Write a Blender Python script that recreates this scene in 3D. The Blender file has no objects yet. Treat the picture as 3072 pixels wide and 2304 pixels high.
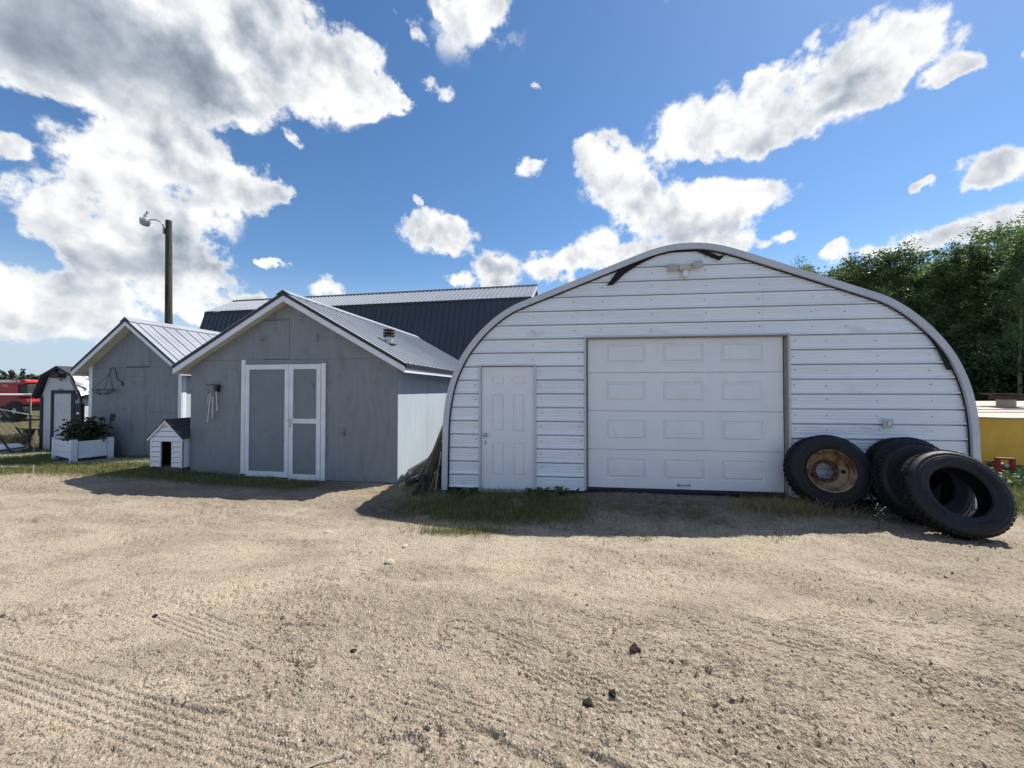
import bpy, math, random
import numpy as np
from mathutils import Vector, Matrix, Quaternion, Euler
R = math.radians
random.seed(7)
rng = np.random.default_rng(11)
scn = bpy.context.scene
COL = scn.collection

# ------------------------------------------------------------------ camera
cam = bpy.data.cameras.new('camera')
cam.sensor_width = 36.0
cam.lens = 36.0 * 1154.0 / 3072.0
cam.clip_end = 3000
cam_ob = bpy.data.objects.new('camera', cam)
COL.objects.link(cam_ob)
cam_ob.location = (0, 0, 1.56)
cam_ob.rotation_euler = (R(90) + math.atan(18 / 1154.0), 0, 0)
scn.camera = cam_ob

# ------------------------------------------------------------------ light
SUN = Vector((0.615, 0.365, 1.0)).normalized()          # towards the sun
EL = math.asin(SUN.z)
AZ = math.atan2(SUN.x, SUN.y)
SKY_STRENGTH = 0.105
world = bpy.data.worlds.new('World')
scn.world = world
world.use_nodes = True
sun = bpy.data.lights.new('sun', 'SUN')
sun.energy = 5.0
sun.angle = R(0.53)
sun.color = (1.0, 0.95, 0.87)
sun_ob = bpy.data.objects.new('sun', sun)
COL.objects.link(sun_ob)
sun_ob.rotation_euler = (-SUN).to_track_quat('-Z', 'Y').to_euler()
scn.view_settings.view_transform = 'Standard'
scn.view_settings.look = 'None'
scn.view_settings.gamma = 1
scn.view_settings.use_curve_mapping = False
scn.view_settings.exposure = 0.52

# clouds: azimuth, elevation and radius of each puff in degrees (puffs are 1.6 times wider than tall); CORES: grey undersides with weight
CLOUDS = [(-52.0,30.8,6.4), (-45.6,33.8,7.6), (-37.8,36.7,7.7), (-30.2,38.1,6.0), (-26.9,35.5,4.8), (-21.0,35.7,2.9), (-16.7,35.8,1.5), (-22.3,39.2,2.7), (-36.4,32.6,4.5), (-44.5,29.9,4.7), (-51.1,27.6,2.6), (-43.0,26.4,4.8), (-45.9,22.8,3.9), (-39.4,25.0,4.4), (-43.3,19.6,6.4), (-34.5,23.5,3.7), (-31.0,24.2,2.2), (-30.1,29.8,1.3), (-43.6,14.6,5.5), (-39.3,14.1,3.7), (-51.7,16.8,3.0), (-50.3,14.6,2.2), (-52.6,20.9,1.4), (-47.6,13.0,2.5), (-51.6,9.3,2.9), (-47.6,9.7,3.1), (-51.6,5.9,2.6), (-47.9,6.5,2.8), (-45.3,7.4,2.4), (-41.6,10.4,2.9), (-37.1,10.8,3.0), (-33.4,10.7,1.7), (-26.1,13.2,2.2), (-38.8,8.2,1.8), (-11.6,38.3,1.6), (-13.7,25.5,0.9), (-31.6,15.5,1.0), (-13.0,22.1,3.4), (-8.3,21.1,2.7), (-3.2,16.9,4.3), (-8.3,15.8,2.4), (12.5,18.7,4.2), (5.8,17.5,4.0), (18.3,18.9,2.8), (3.8,38.0,1.0), (3.2,30.6,1.6), (-15.6,42.7,1.7), (-4.3,45.2,2.4), (-10.1,44.7,1.3), (25.6,31.6,4.2), (30.5,32.1,4.9), (35.9,31.3,5.3), (33.5,29.7,2.7), (40.2,31.6,5.3), (44.1,32.0,4.6), (46.5,31.8,3.0), (43.3,29.7,2.6), (49.0,29.0,1.6), (50.8,28.4,1.1), (47.4,28.4,1.2), (12.3,31.3,3.2), (16.2,28.1,4.8), (20.8,23.7,5.2), (28.0,22.9,4.0), (32.9,22.7,3.0), (26.1,20.2,4.2), (31.4,18.3,2.6), (34.8,18.0,1.4), (52.5,20.0,2.4), (51.2,19.1,1.3), (47.2,20.0,0.8), (52.9,27.3,0.6), (40.0,15.1,1.4), (43.5,14.9,1.7), (46.6,15.0,2.1), (49.4,15.3,2.1), (52.2,15.2,2.3)]
CORES = [(-51.9,30.2,6.0,1.0), (-45.9,32.6,6.1,1.0), (-39.5,33.1,4.3,0.9), (-37.3,31.7,3.2,0.7), (-43.9,13.8,3.9,1.0), (-40.9,17.4,3.5,0.6), (40.2,29.7,2.0,0.9), (33.5,28.8,2.4,0.5), (24.4,20.6,2.6,1.0), (18.1,24.6,2.3,0.7), (29.9,20.6,1.5,0.6), (-50.8,7.9,1.6,0.7), (-51.6,5.2,1.3,0.8), (52.5,19.2,0.7,0.5), (-46.0,9.6,1.3,0.4)]


def build_world():
    nt = world.node_tree
    N, L = nt.nodes, nt.links
    N.clear()
    def node(t, **k):
        n = N.new(t)
        for a, b in k.items():
            setattr(n, a, b)
        return n
    def math_(op, a, b=None, c=None, clamp=False):
        n = node('ShaderNodeMath', operation=op, use_clamp=clamp)
        for i, v in enumerate((a, b, c)):
            if v is None:
                continue
            if isinstance(v, (int, float)):
                n.inputs[i].default_value = v
            else:
                L.new(v, n.inputs[i])
        return n.outputs[0]
    def vmath(op, a, b):
        n = node('ShaderNodeVectorMath', operation=op)
        for i, v in enumerate((a, b)):
            if isinstance(v, (tuple, Vector)):
                n.inputs[i].default_value = v
            else:
                L.new(v, n.inputs[i])
        return n.outputs[0]
    def smooth(v, a, b, o0=0.0, o1=1.0):
        n = node('ShaderNodeMapRange', interpolation_type='SMOOTHSTEP')
        L.new(v, n.inputs[0])
        for i, q in enumerate((a, b, o0, o1)):
            n.inputs[1 + i].default_value = q
        return n.outputs[0]
    def noise(vec, scale, detail, rough=0.55, out=0, dist=0.0):
        n = node('ShaderNodeTexNoise')
        n.inputs['Scale'].default_value = scale
        n.inputs['Detail'].default_value = detail
        n.inputs['Roughness'].default_value = rough
        n.inputs['Distortion'].default_value = dist
        L.new(vec, n.inputs['Vector'])
        return n.outputs[out]
    tc = node('ShaderNodeTexCoord')
    D = tc.outputs['Generated']
    def warp(vec, scale, amt, detail):
        w = vmath('SUBTRACT', noise(D, scale, detail, 0.6, 1), (0.5, 0.5, 0.5))
        w = vmath('MULTIPLY', w, (amt, amt, amt))
        return vmath('ADD', vec, w)
    Dw = warp(D, 9, 0.095, 5)
    FLAT = 1.6
    Dq = vmath('MULTIPLY', Dw, (1.0, 1.0, FLAT))
    sq = node('ShaderNodeSeparateXYZ'); L.new(Dq, sq.inputs[0])
    dd = node('ShaderNodeVectorMath', operation='DOT_PRODUCT'); L.new(Dq, dd.inputs[0]); L.new(Dq, dd.inputs[1])
    axes = []
    for s in (sq.outputs[0], sq.outputs[1], sq.outputs[2], dd.outputs['Value']):
        c3 = node('ShaderNodeCombineXYZ')
        for i in range(3):
            L.new(s, c3.inputs[i])
        axes.append(c3.outputs[0])
    def vmad(a_, b_, c_):
        n = node('ShaderNodeVectorMath', operation='MULTIPLY_ADD')
        for i, v in enumerate((a_, b_, c_)):
            if isinstance(v, tuple):
                n.inputs[i].default_value = v
            else:
                L.new(v, n.inputs[i])
        return n.outputs[0]
    def field(lst, grow):
        """sum over puffs of (1 - distance^2 / radius^2)^2, three puffs to a vector"""
        acc = None
        rows = []
        for blob in lst:
            a, e, r = R(blob[0]), R(blob[1]), R(blob[2]) * grow
            d = (math.sin(a) * math.cos(e), math.cos(a) * math.cos(e), math.sin(e) * FLAT)
            k = math.sqrt(blob[3]) if len(blob) > 3 else 1.0
            rows.append([2 * q / r ** 2 * k for q in d] + [-k / r ** 2, k * (1 - sum(q * q for q in d) / r ** 2)])
        while len(rows) % 3:
            rows.append([0, 0, 0, 0, -1])
        for i in range(0, len(rows), 3):
            col = [tuple(rows[i + j][c] for j in range(3)) for c in range(5)]
            w = vmad(axes[0], col[0], col[4])
            for c in (1, 2, 3):
                w = vmad(axes[c], col[c], w)
            w = vmath('MAXIMUM', w, (0.0, 0.0, 0.0))
            acc = vmath('MULTIPLY', w, w) if acc is None else vmad(w, w, acc)
        n = node('ShaderNodeVectorMath', operation='DOT_PRODUCT')
        L.new(acc, n.inputs[0]); n.inputs[1].default_value = (1.0, 1.0, 1.0)
        return n.outputs['Value']
    S = math_('MULTIPLY', field(CLOUDS, 1.46), 0.66)
    C = math_('MULTIPLY', field(CORES, 1.40), 0.7)
    # the same kind of broken cumulus goes on over the rest of the sky
    sep = node('ShaderNodeSeparateXYZ'); L.new(D, sep.inputs[0])
    behind = smooth(sep.outputs[1], 0.62, 0.35)
    up = smooth(sep.outputs[2], 0.62, 0.78)
    rest = math_('MAXIMUM', behind, up)
    elsewhere = smooth(noise(D, 2.3, 3, 0.5), 0.53, 0.68)
    above = smooth(sep.outputs[2], -0.02, 0.05)
    S = math_('ADD', S, math_('MULTIPLY', math_('MULTIPLY', elsewhere, rest), math_('MULTIPLY', above, 0.8)))
    n1 = noise(D, 8.0, 7, 0.58)
    n2 = noise(D, 30, 5, 0.62)
    ns = noise(D, 9, 5, 0.5)
    ns2 = noise(vmath('ADD', D, tuple(SUN * 0.026)), 9, 5, 0.5)
    Sc = math_('MINIMUM', math_('MULTIPLY', S, 2.0), 1.5)
    dens = math_('ADD', Sc, math_('MULTIPLY', math_('SUBTRACT', n1, 0.5), 4.6))
    dens = math_('ADD', dens, math_('MULTIPLY', math_('SUBTRACT', n2, 0.5), 2.2))
    alpha = smooth(dens, 0.14, 0.92)
    alpha = math_('MULTIPLY', alpha, smooth(Sc, 0.02, 0.34))
    # shading: relief lit from the sun's side, thick cores grey
    core = smooth(C, 0.0, 0.95)
    relief = math_('MULTIPLY', math_('SUBTRACT', ns, ns2), 2.3)
    relief = math_('ADD', relief, math_('MULTIPLY', math_('SUBTRACT', n2, 0.5), 0.16))
    relief = math_('MULTIPLY', relief, math_('MULTIPLY_ADD', core, -0.7, 1.0))
    thick = smooth(dens, 0.5, 2.2)
    lum = math_('ADD', 0.98, math_('MULTIPLY', relief, smooth(dens, 0.3, 1.2)))
    lum = math_('SUBTRACT', lum, math_('MULTIPLY', thick, 0.16))
    lum = math_('SUBTRACT', lum, math_('MULTIPLY', math_('MULTIPLY', core, smooth(dens, 0.0, 1.0)), 0.46))
    lum = math_('MAXIMUM', math_('MINIMUM', lum, 1.04), 0.22)
    ramp = node('ShaderNodeMix', data_type='RGBA')
    L.new(smooth(lum, 0.25, 1.0), ramp.inputs[0])
    ramp.inputs[6].default_value = (0.78, 0.92, 1.12, 1)
    ramp.inputs[7].default_value = (0.97, 0.985, 1.0, 1)
    cl = node('ShaderNodeMix', data_type='RGBA', blend_type='MULTIPLY')
    cl.inputs[0].default_value = 1
    L.new(ramp.outputs[2], cl.inputs[6])
    lumc = node('ShaderNodeCombineXYZ')
    lv = math_('MULTIPLY', lum, CLOUD_GAIN)
    for i in range(3):
        L.new(lv, lumc.inputs[i])
    L.new(lumc.outputs[0], cl.inputs[7])
    sky = node('ShaderNodeTexSky', sky_type='NISHITA')
    sky.sun_disc = False
    sky.sun_elevation = EL
    sky.sun_rotation = AZ
    sky.altitude = 700
    sky.air_density = 1.0
    sky.dust_density = 0.35
    sky.ozone_density = 1.6
    mix = node('ShaderNodeMix', data_type='RGBA')
    L.new(alpha, mix.inputs[0])
    hs = node('ShaderNodeHueSaturation'); L.new(smooth(sep.outputs[2], 0.02, 0.30, 0.62, 1.20), hs.inputs['Saturation'])
    L.new(sky.outputs[0], hs.inputs['Color'])
    low = node('ShaderNodeMix', data_type='RGBA')          # pale blue summer haze low over the horizon
    L.new(smooth(sep.outputs[2], 0.24, -0.02, 0.0, 0.80), low.inputs[0]); L.new(hs.outputs[0], low.inputs[6]); low.inputs[7].default_value = (2.45, 3.45, 4.75, 1)
    L.new(low.outputs[2], mix.inputs[6])
    L.new(cl.outputs[2], mix.inputs[7])
    bg = node('ShaderNodeBackground')
    bg.inputs[1].default_value = SKY_STRENGTH
    L.new(mix.outputs[2], bg.inputs[0])
    out = node('ShaderNodeOutputWorld')
    L.new(bg.outputs[0], out.inputs[0])
CLOUD_GAIN = 6.7
build_world()
try:
    world.cycles.sampling_method = 'NONE'
except Exception:
    pass
scn.cycles.max_bounces = 4
scn.cycles.transparent_max_bounces = 6
scn.cycles.use_denoising = True

# ------------------------------------------------------------------ mesh helpers
class MB:
    """collects shapes, builds ONE mesh object"""
    def __init__(s):
        s.v, s.f = [], []
    def add(s, vs, fs):
        o = len(s.v)
        s.v.extend([tuple(p) for p in vs])
        s.f.extend([tuple(o + i for i in f) for f in fs])
        return s
    def box(s, x0, x1, y0, y1, z0, z1, b=0.0, M=None):
        if b <= 0:
            vs = [(x, y, z) for z in (z0, z1) for y in (y0, y1) for x in (x0, x1)]
            fs = [(0, 2, 3, 1), (4, 5, 7, 6), (0, 1, 5, 4), (2, 6, 7, 3), (0, 4, 6, 2), (1, 3, 7, 5)]
        else:   # chamfered box, 24 corners
            vs, idx = [], {}
            X, Y, Z = (x0, x1), (y0, y1), (z0, z1)
            for i in (0, 1):
                for j in (0, 1):
                    for k in (0, 1):
                        sx, sy, sz = (1 - 2 * i) * b, (1 - 2 * j) * b, (1 - 2 * k) * b
                        for a, p in enumerate(((X[i], Y[j] + sy, Z[k] + sz), (X[i] + sx, Y[j], Z[k] + sz), (X[i] + sx, Y[j] + sy, Z[k]))):
                            idx[(i, j, k, a)] = len(vs); vs.append(p)
            g = lambda *q: idx[q]
            fs = []
            for i in (0, 1):
                q = [g(i, 0, 0, 0), g(i, 1, 0, 0), g(i, 1, 1, 0), g(i, 0, 1, 0)]; fs.append(q if i else q[::-1])
                q = [g(0, i, 0, 1), g(1, i, 0, 1), g(1, i, 1, 1), g(0, i, 1, 1)]; fs.append(q[::-1] if i else q)
                q = [g(0, 0, i, 2), g(1, 0, i, 2), g(1, 1, i, 2), g(0, 1, i, 2)]; fs.append(q if i else q[::-1])
            for i in (0, 1):
                for j in (0, 1):
                    q = [g(i, j, 0, 0), g(i, j, 0, 1), g(i, j, 1, 1), g(i, j, 1, 0)]; fs.append(q if i == j else q[::-1])
                    q = [g(0, i, j, 1), g(0, i, j, 2), g(1, i, j, 2), g(1, i, j, 1)]; fs.append(q if i == j else q[::-1])
                    q = [g(i, 0, j, 0), g(i, 0, j, 2), g(i, 1, j, 2), g(i, 1, j, 0)]; fs.append(q[::-1] if i == j else q)
            for i in (0, 1):
                for j in (0, 1):
                    for k in (0, 1):
                        q = [g(i, j, k, 0), g(i, j, k, 1), g(i, j, k, 2)]
                        fs.append(q if (i + j + k) % 2 else q[::-1])
        if M is not None:
            vs = [tuple(M @ Vector(p)) for p in vs]
        return s.add(vs, fs)
    def prism(s, poly, y0, y1, axis='y'):
        """polygon in (x,z) pushed along y (or in (y,z) along x, (x,y) along z)"""
        n = len(poly)
        if axis == 'y':
            vs = [(a, y0, b) for a, b in poly] + [(a, y1, b) for a, b in poly]
        elif axis == 'x':
            vs = [(y0, a, b) for a, b in poly] + [(y1, a, b) for a, b in poly]
        else:
            vs = [(a, b, y0) for a, b in poly] + [(a, b, y1) for a, b in poly]
        fs = [tuple(range(n)), tuple(range(2 * n - 1, n - 1, -1))]
        fs += [((i + 1) % n, i, n + i, n + (i + 1) % n) for i in range(n)]
        return s.add(vs, fs)
    def tube(s, pts, rad, n=8, cap=True):
        pts = [Vector(p) for p in pts]
        if not isinstance(rad, (list, tuple)):
            rad = [rad] * len(pts)
        rings = []
        up = None
        for i, p in enumerate(pts):
            t = (pts[min(i + 1, len(pts) - 1)] - pts[max(i - 1, 0)]).normalized()
            if up is None:
                up = t.orthogonal().normalized()
            up = (up - t * up.dot(t))
            up = up.normalized() if up.length > 1e-6 else t.orthogonal().normalized()
            w = t.cross(up)
            rings.append([p + (up * math.cos(2 * math.pi * k / n) + w * math.sin(2 * math.pi * k / n)) * rad[i] for k in range(n)])
        vs = [q for r in rings for q in r]
        fs = [(i * n + k, i * n + (k + 1) % n, (i + 1) * n + (k + 1) % n, (i + 1) * n + k) for i in range(len(pts) - 1) for k in range(n)]
        if cap:
            fs += [tuple(range(n))[::-1], tuple((len(pts) - 1) * n + k for k in range(n))]
        return s.add(vs, fs)
    def lathe(s, prof, n=48, closed=False, a0=0.0):
        """profile of (r, z) turned round z"""
        m = len(prof)
        vs = [(r * math.cos(a0 + 2 * math.pi * k / n), r * math.sin(a0 + 2 * math.pi * k / n), z) for k in range(n) for r, z in prof]
        fs = []
        for k in range(n):
            for i in range(m if closed else m - 1):
                j = (i + 1) % m
                a, b = k * m, ((k + 1) % n) * m
                fs.append((a + i, b + i, b + j, a + j))
        return s.add(vs, fs)
    def build(s, name, mat, parent=None, smooth=False, auto=None):
        me = bpy.data.meshes.new(name)
        me.from_pydata(s.v, [], s.f)
        me.materials.append(mat)
        if smooth:
            me.polygons.foreach_set('use_smooth', [True] * len(me.polygons))
        me.update()
        if auto:
            me.set_sharp_from_angle(angle=R(auto))
        return link(name, me, parent)
def link(name, me, parent=None):
    o = bpy.data.objects.new(name, me)
    COL.objects.link(o)
    if parent is not None:
        o.parent = parent
    return o
def np_mesh(name, V, F, mat, parent=None, smooth=False, attrs=None):
    """V (n,3) floats, F (m,k) ints"""
    me = bpy.data.meshes.new(name)
    k = F.shape[1]
    me.vertices.add(len(V)); me.vertices.foreach_set('co', V.astype(np.float32).ravel())
    me.loops.add(F.size); me.loops.foreach_set('vertex_index', F.astype(np.int32).ravel())
    me.polygons.add(len(F)); me.polygons.foreach_set('loop_start', np.arange(0, F.size, k, dtype=np.int32))
    if attrs:
        for an, (dom, arr) in attrs.items():
            a = me.attributes.new(an, 'FLOAT', dom)
            a.data.foreach_set('value', arr.astype(np.float32))
    me.update(calc_edges=True)
    me.polygons.foreach_set('use_smooth', np.full(len(F), smooth))
    me.materials.append(mat)
    return link(name, me, parent)
def tag(o, label=None, cat=None, group=None, kind=None):
    for k, v in (('label', label), ('category', cat), ('group', group), ('kind', kind)):
        if v:
            o[k] = v
    return o
def thing(name, label, cat, loc=(0, 0, 0), rz=0.0, group=None):
    o = bpy.data.objects.new(name, None)
    o.empty_display_size = 0.2
    COL.objects.link(o)
    o.location = loc
    o.rotation_euler = (0, 0, rz)
    return tag(o, label, cat, group)
def copy_tree(o, parent=None):
    c = o.copy(); COL.objects.link(c); c.parent = parent
    for ch in o.children:
        copy_tree(ch, c)
    return c

# ------------------------------------------------------------------ materials
MATS = {}
def mat(name, col, rough=0.6, metal=0.0, var=0.15, scale=4.0, stretch=(1, 1, 1), detail=5, bump=0.0, bscale=60.0, bstretch=None,
        col2=None, mask=(0.55, 0.7), mscale=3.0, mstretch=None, spec=0.5, rvar=0.0, trans=0.0, rnd=0.0, grain=0.0):
    """two-scale mottled colour, a second colour showing through a noise mask (rust, dirt, bare wood), fine relief"""
    if name in MATS:
        return MATS[name]
    m = bpy.data.materials.new(name)
    m.use_nodes = True
    nt = m.node_tree; N, L = nt.nodes, nt.links
    N.clear()
    out = N.new('ShaderNodeOutputMaterial')
    b = N.new('ShaderNodeBsdfPrincipled')
    L.new(b.outputs[0], out.inputs[0])
    b.inputs['Roughness'].default_value = rough
    b.inputs['Metallic'].default_value = metal
    b.inputs['Specular IOR Level'].default_value = spec
    tc = N.new('ShaderNodeTexCoord')
    def coord(st):
        if st is None or tuple(st) == (1, 1, 1):
            return tc.outputs['Object']
        mp = N.new('ShaderNodeMapping'); mp.inputs['Scale'].default_value = st
        L.new(tc.outputs['Object'], mp.inputs['Vector'])
        return mp.outputs[0]
    def noise(sc, st, det=detail, rg=0.6):
        n = N.new('ShaderNodeTexNoise')
        n.inputs['Scale'].default_value = sc; n.inputs['Detail'].default_value = det; n.inputs['Roughness'].default_value = rg
        L.new(coord(st), n.inputs['Vector'])
        return n.outputs[0]
    def remap(v, a, b_, c, d, sm=False):
        r = N.new('ShaderNodeMapRange'); r.interpolation_type = 'SMOOTHSTEP' if sm else 'LINEAR'
        L.new(v, r.inputs[0])
        for i, q in enumerate((a, b_, c, d)):
            r.inputs[1 + i].default_value = q
        return r.outputs[0]
    n1 = noise(scale, stretch)
    v = remap(n1, 0.25, 0.75, 1 - var, 1 + var)
    if rnd:
        oi = N.new('ShaderNodeObjectInfo')
        ad = N.new('ShaderNodeMath'); ad.operation = 'MULTIPLY_ADD'
        L.new(oi.outputs['Random'], ad.inputs[0]); ad.inputs[1].default_value = rnd; ad.inputs[2].default_value = 1 - rnd / 2
        mu = N.new('ShaderNodeMath'); mu.operation = 'MULTIPLY'
        L.new(v, mu.inputs[0]); L.new(ad.outputs[0], mu.inputs[1]); v = mu.outputs[0]
    sc = N.new('ShaderNodeVectorMath'); sc.operation = 'SCALE'
    sc.inputs[0].default_value = col; L.new(v, sc.inputs['Scale'])
    c = sc.outputs[0]
    if col2 is not None:
        mx = N.new('ShaderNodeMix'); mx.data_type = 'RGBA'
        L.new(remap(noise(mscale, mstretch, 8, 0.65), mask[0], mask[1], 0, 1, True), mx.inputs[0])
        L.new(c, mx.inputs[6]); mx.inputs[7].default_value = (*col2, 1)
        c = mx.outputs[2]
    wv = None
    if grain:                                   # rotary-cut plywood figure
        wv = N.new('ShaderNodeTexWave'); wv.wave_type = 'BANDS'; wv.bands_direction = 'X'
        wv.inputs['Scale'].default_value = 1.6; wv.inputs['Distortion'].default_value = 26.0; wv.inputs['Detail'].default_value = 3.0; wv.inputs['Detail Scale'].default_value = 0.8
        L.new(coord((1.0, 1.0, 0.30)), wv.inputs['Vector'])
        gm = N.new('ShaderNodeVectorMath'); gm.operation = 'SCALE'
        L.new(c, gm.inputs[0]); L.new(remap(wv.outputs['Fac'], 0, 1, 1 - grain, 1 + grain), gm.inputs['Scale'])
        c = gm.outputs[0]
    L.new(c, b.inputs['Base Color'])
    if rvar:
        L.new(remap(n1, 0.3, 0.7, rough - rvar, rough + rvar), b.inputs['Roughness'])
    if bump:
        bp = N.new('ShaderNodeBump'); bp.inputs['Strength'].default_value = bump; bp.inputs['Distance'].default_value = 0.01
        L.new(noise(bscale, bstretch if bstretch else stretch, 4), bp.inputs['Height'])
        L.new(bp.outputs[0], b.inputs['Normal'])
    if trans:
        tr = N.new('ShaderNodeBsdfTranslucent'); L.new(c, tr.inputs[0])
        ms = N.new('ShaderNodeMixShader'); ms.inputs[0].default_value = trans
        L.new(b.outputs[0], ms.inputs[1]); L.new(tr.outputs[0], ms.inputs[2]); L.new(ms.outputs[0], out.inputs[0])
    MATS[name] = m
    return m
white_metal = mat('white_painted_metal', (0.77, 0.80, 0.86), 0.42, 0.0, 0.07, 1.4, (0.35, 1, 3), bump=0.03, bscale=25, col2=(0.44, 0.44, 0.47), mask=(0.58, 0.82), mscale=2.2, mstretch=(0.5, 1, 1.6), rvar=0.08)
trim_metal = mat('white_trim_metal', (0.52, 0.54, 0.585), 0.45, 0.0, 0.08, 3.0, bump=0.03, bscale=30, col2=(0.42, 0.41, 0.40), mask=(0.62, 0.85), mscale=4.0)
door_white = mat('white_door_paint', (0.75, 0.765, 0.80), 0.55, 0.0, 0.05, 2.0, bump=0.12, bscale=90, bstretch=(3, 1, 0.6), col2=(0.52, 0.51, 0.47), mask=(0.58, 0.80), mscale=2.0)
dark_gap = mat('black_gap_shade', (0.008, 0.008, 0.009), 0.9, var=0.3)  # flat black for painted shade in gaps and holes
screw_metal = mat('dark_screw', (0.06, 0.07, 0.09), 0.5, 0.6)
brown_seal = mat('brown_weather_strip', (0.27, 0.245, 0.205), 0.8, var=0.25, scale=8)
chrome = mat('dull_chrome', (0.45, 0.45, 0.46), 0.28, 0.9, var=0.2, scale=20)
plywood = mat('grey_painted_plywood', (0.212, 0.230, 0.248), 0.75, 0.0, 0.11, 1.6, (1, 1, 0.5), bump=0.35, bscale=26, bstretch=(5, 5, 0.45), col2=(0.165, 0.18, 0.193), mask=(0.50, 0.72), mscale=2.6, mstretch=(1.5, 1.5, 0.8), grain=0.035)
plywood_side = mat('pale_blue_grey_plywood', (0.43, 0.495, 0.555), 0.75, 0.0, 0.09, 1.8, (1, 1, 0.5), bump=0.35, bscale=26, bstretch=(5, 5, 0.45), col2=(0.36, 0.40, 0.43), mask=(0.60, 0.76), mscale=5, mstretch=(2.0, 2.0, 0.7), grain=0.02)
grey_panel = mat('grey_door_panel', (0.18, 0.205, 0.225), 0.7, 0.0, 0.08, 2.0, bump=0.15, bscale=40, col2=(0.12, 0.14, 0.155), mask=(0.55, 0.75), mscale=5)
white_wood = mat('white_painted_wood', (0.72, 0.735, 0.78), 0.65, 0.0, 0.08, 5.0, bump=0.25, bscale=40, bstretch=(3, 3, 0.4), col2=(0.42, 0.40, 0.38), mask=(0.64, 0.80), mscale=7)
cream_wood = mat('cream_soffit', (0.62, 0.58, 0.48), 0.7, var=0.12, scale=3, bump=0.2, bscale=40)
roof_light = mat('galvanised_roof', (0.27, 0.29, 0.325), 0.55, 0.15, 0.10, 1.3, bump=0.02, bscale=8, rvar=0.06)
roof_barn = mat('weathered_barn_roof', (0.21, 0.23, 0.27), 0.55, 0.15, 0.10, 1.3, rvar=0.05)
roof_dark = mat('charcoal_roof', (0.035, 0.040, 0.055), 0.42, 0.0, 0.18, 1.0, rvar=0.05)
black_trim = mat('black_trim', (0.018, 0.018, 0.022), 0.55, var=0.3, scale=6)
black_wood = mat('black_painted_wood', (0.020, 0.021, 0.028), 0.7, var=0.4, scale=6, bump=0.2, bscale=40)
osb_white = mat('worn_white_board', (0.55, 0.55, 0.58), 0.75, 0.0, 0.12, 14.0, bump=0.3, bscale=60, col2=(0.25, 0.25, 0.26), mask=(0.60, 0.72), mscale=11, mstretch=(1, 1, 0.6))
shingle = mat('dark_shingle', (0.045, 0.045, 0.052), 0.9, var=0.35, scale=20, bump=0.5, bscale=80)
vinyl = mat('white_vinyl', (0.74, 0.74, 0.77), 0.45, var=0.04, scale=2)
bare_wood = mat('weathered_wood', (0.16, 0.125, 0.085), 0.85, 0, 0.3, 4, (8, 8, 0.8), bump=0.5, bscale=30, bstretch=(8, 8, 0.5), col2=(0.07, 0.055, 0.04), mask=(0.5, 0.7), mscale=6, mstretch=(3, 3, 0.6))
dark_wood = mat('weathered_wood_and_shade', (0.055, 0.045, 0.035), 0.9, 0, 0.4, 5, (6, 6, 0.8), bump=0.5, bscale=30, bstretch=(8, 8, 0.5))
pale_log = mat('sunbleached_pole', (0.42, 0.38, 0.31), 0.85, 0, 0.25, 5, (1, 1, 1), bump=0.4, bscale=30, col2=(0.2, 0.16, 0.11), mask=(0.55, 0.75), mscale=5)
pole_wood = mat('creosote_pole', (0.055, 0.048, 0.032), 0.85, 0, 0.45, 5, (7, 7, 0.25), bump=0.6, bscale=18, bstretch=(9, 9, 0.25), col2=(0.015, 0.013, 0.011), mask=(0.48, 0.6), mscale=4, mstretch=(6, 6, 0.2))
rubber = mat('black_rubber', (0.014, 0.0145, 0.018), 0.55, 0, 0.35, 9, bump=0.2, bscale=50, col2=(0.055, 0.054, 0.055), mask=(0.56, 0.85), mscale=5, rvar=0.1, spec=0.28)
rubber_tread = mat('dusty_tread_rubber', (0.014, 0.0135, 0.014), 0.8, 0, 0.4, 12, bump=0.25, bscale=70, col2=(0.07, 0.06, 0.05), mask=(0.54, 0.78), mscale=9, spec=0.25)
rim_rust = mat('rusty_rim', (0.30, 0.215, 0.12), 0.7, 0.1, 0.35, 7, bump=0.3, bscale=60, col2=(0.11, 0.04, 0.014), mask=(0.42, 0.60), mscale=5)
dark_rust = mat('dark_rust', (0.055, 0.035, 0.026), 0.8, 0.1, 0.4, 10, bump=0.3, bscale=60, col2=(0.14, 0.06, 0.025), mask=(0.55, 0.7), mscale=8)
concrete = mat('concrete', (0.36, 0.35, 0.33), 0.9, 0, 0.15, 5, bump=0.4, bscale=60)
yellow_paint = mat('yellow_paint', (0.74, 0.42, 0.05), 0.6, 0, 0.14, 3, bump=0.05, bscale=20, col2=(0.20, 0.10, 0.03), mask=(0.62, 0.75), mscale=9, mstretch=(1, 1, 0.6))
cream_top = mat('cream_painted_steel', (0.40, 0.335, 0.26), 0.7, 0, 0.14, 3, bump=0.05, bscale=20, col2=(0.40, 0.30, 0.20), mask=(0.60, 0.76), mscale=6)
red_paint = mat('red_paint', (0.42, 0.016, 0.02), 0.4, 0, 0.15, 2)
dark_red = mat('worn_red_paint', (0.24, 0.03, 0.02), 0.65, 0, 0.3, 9, col2=(0.10, 0.04, 0.02), mask=(0.55, 0.7), mscale=9)
white_gloss = mat('white_paint', (0.78, 0.78, 0.78), 0.4, var=0.05)
grille = mat('dark_grille', (0.03, 0.032, 0.035), 0.6, var=0.2)
galv = mat('galvanised_pipe', (0.48, 0.49, 0.50), 0.42, 0.7, 0.15, 8)
glass_lens = mat('frosted_lens', (0.38, 0.39, 0.36), 0.35, var=0.25, scale=14)
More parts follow.
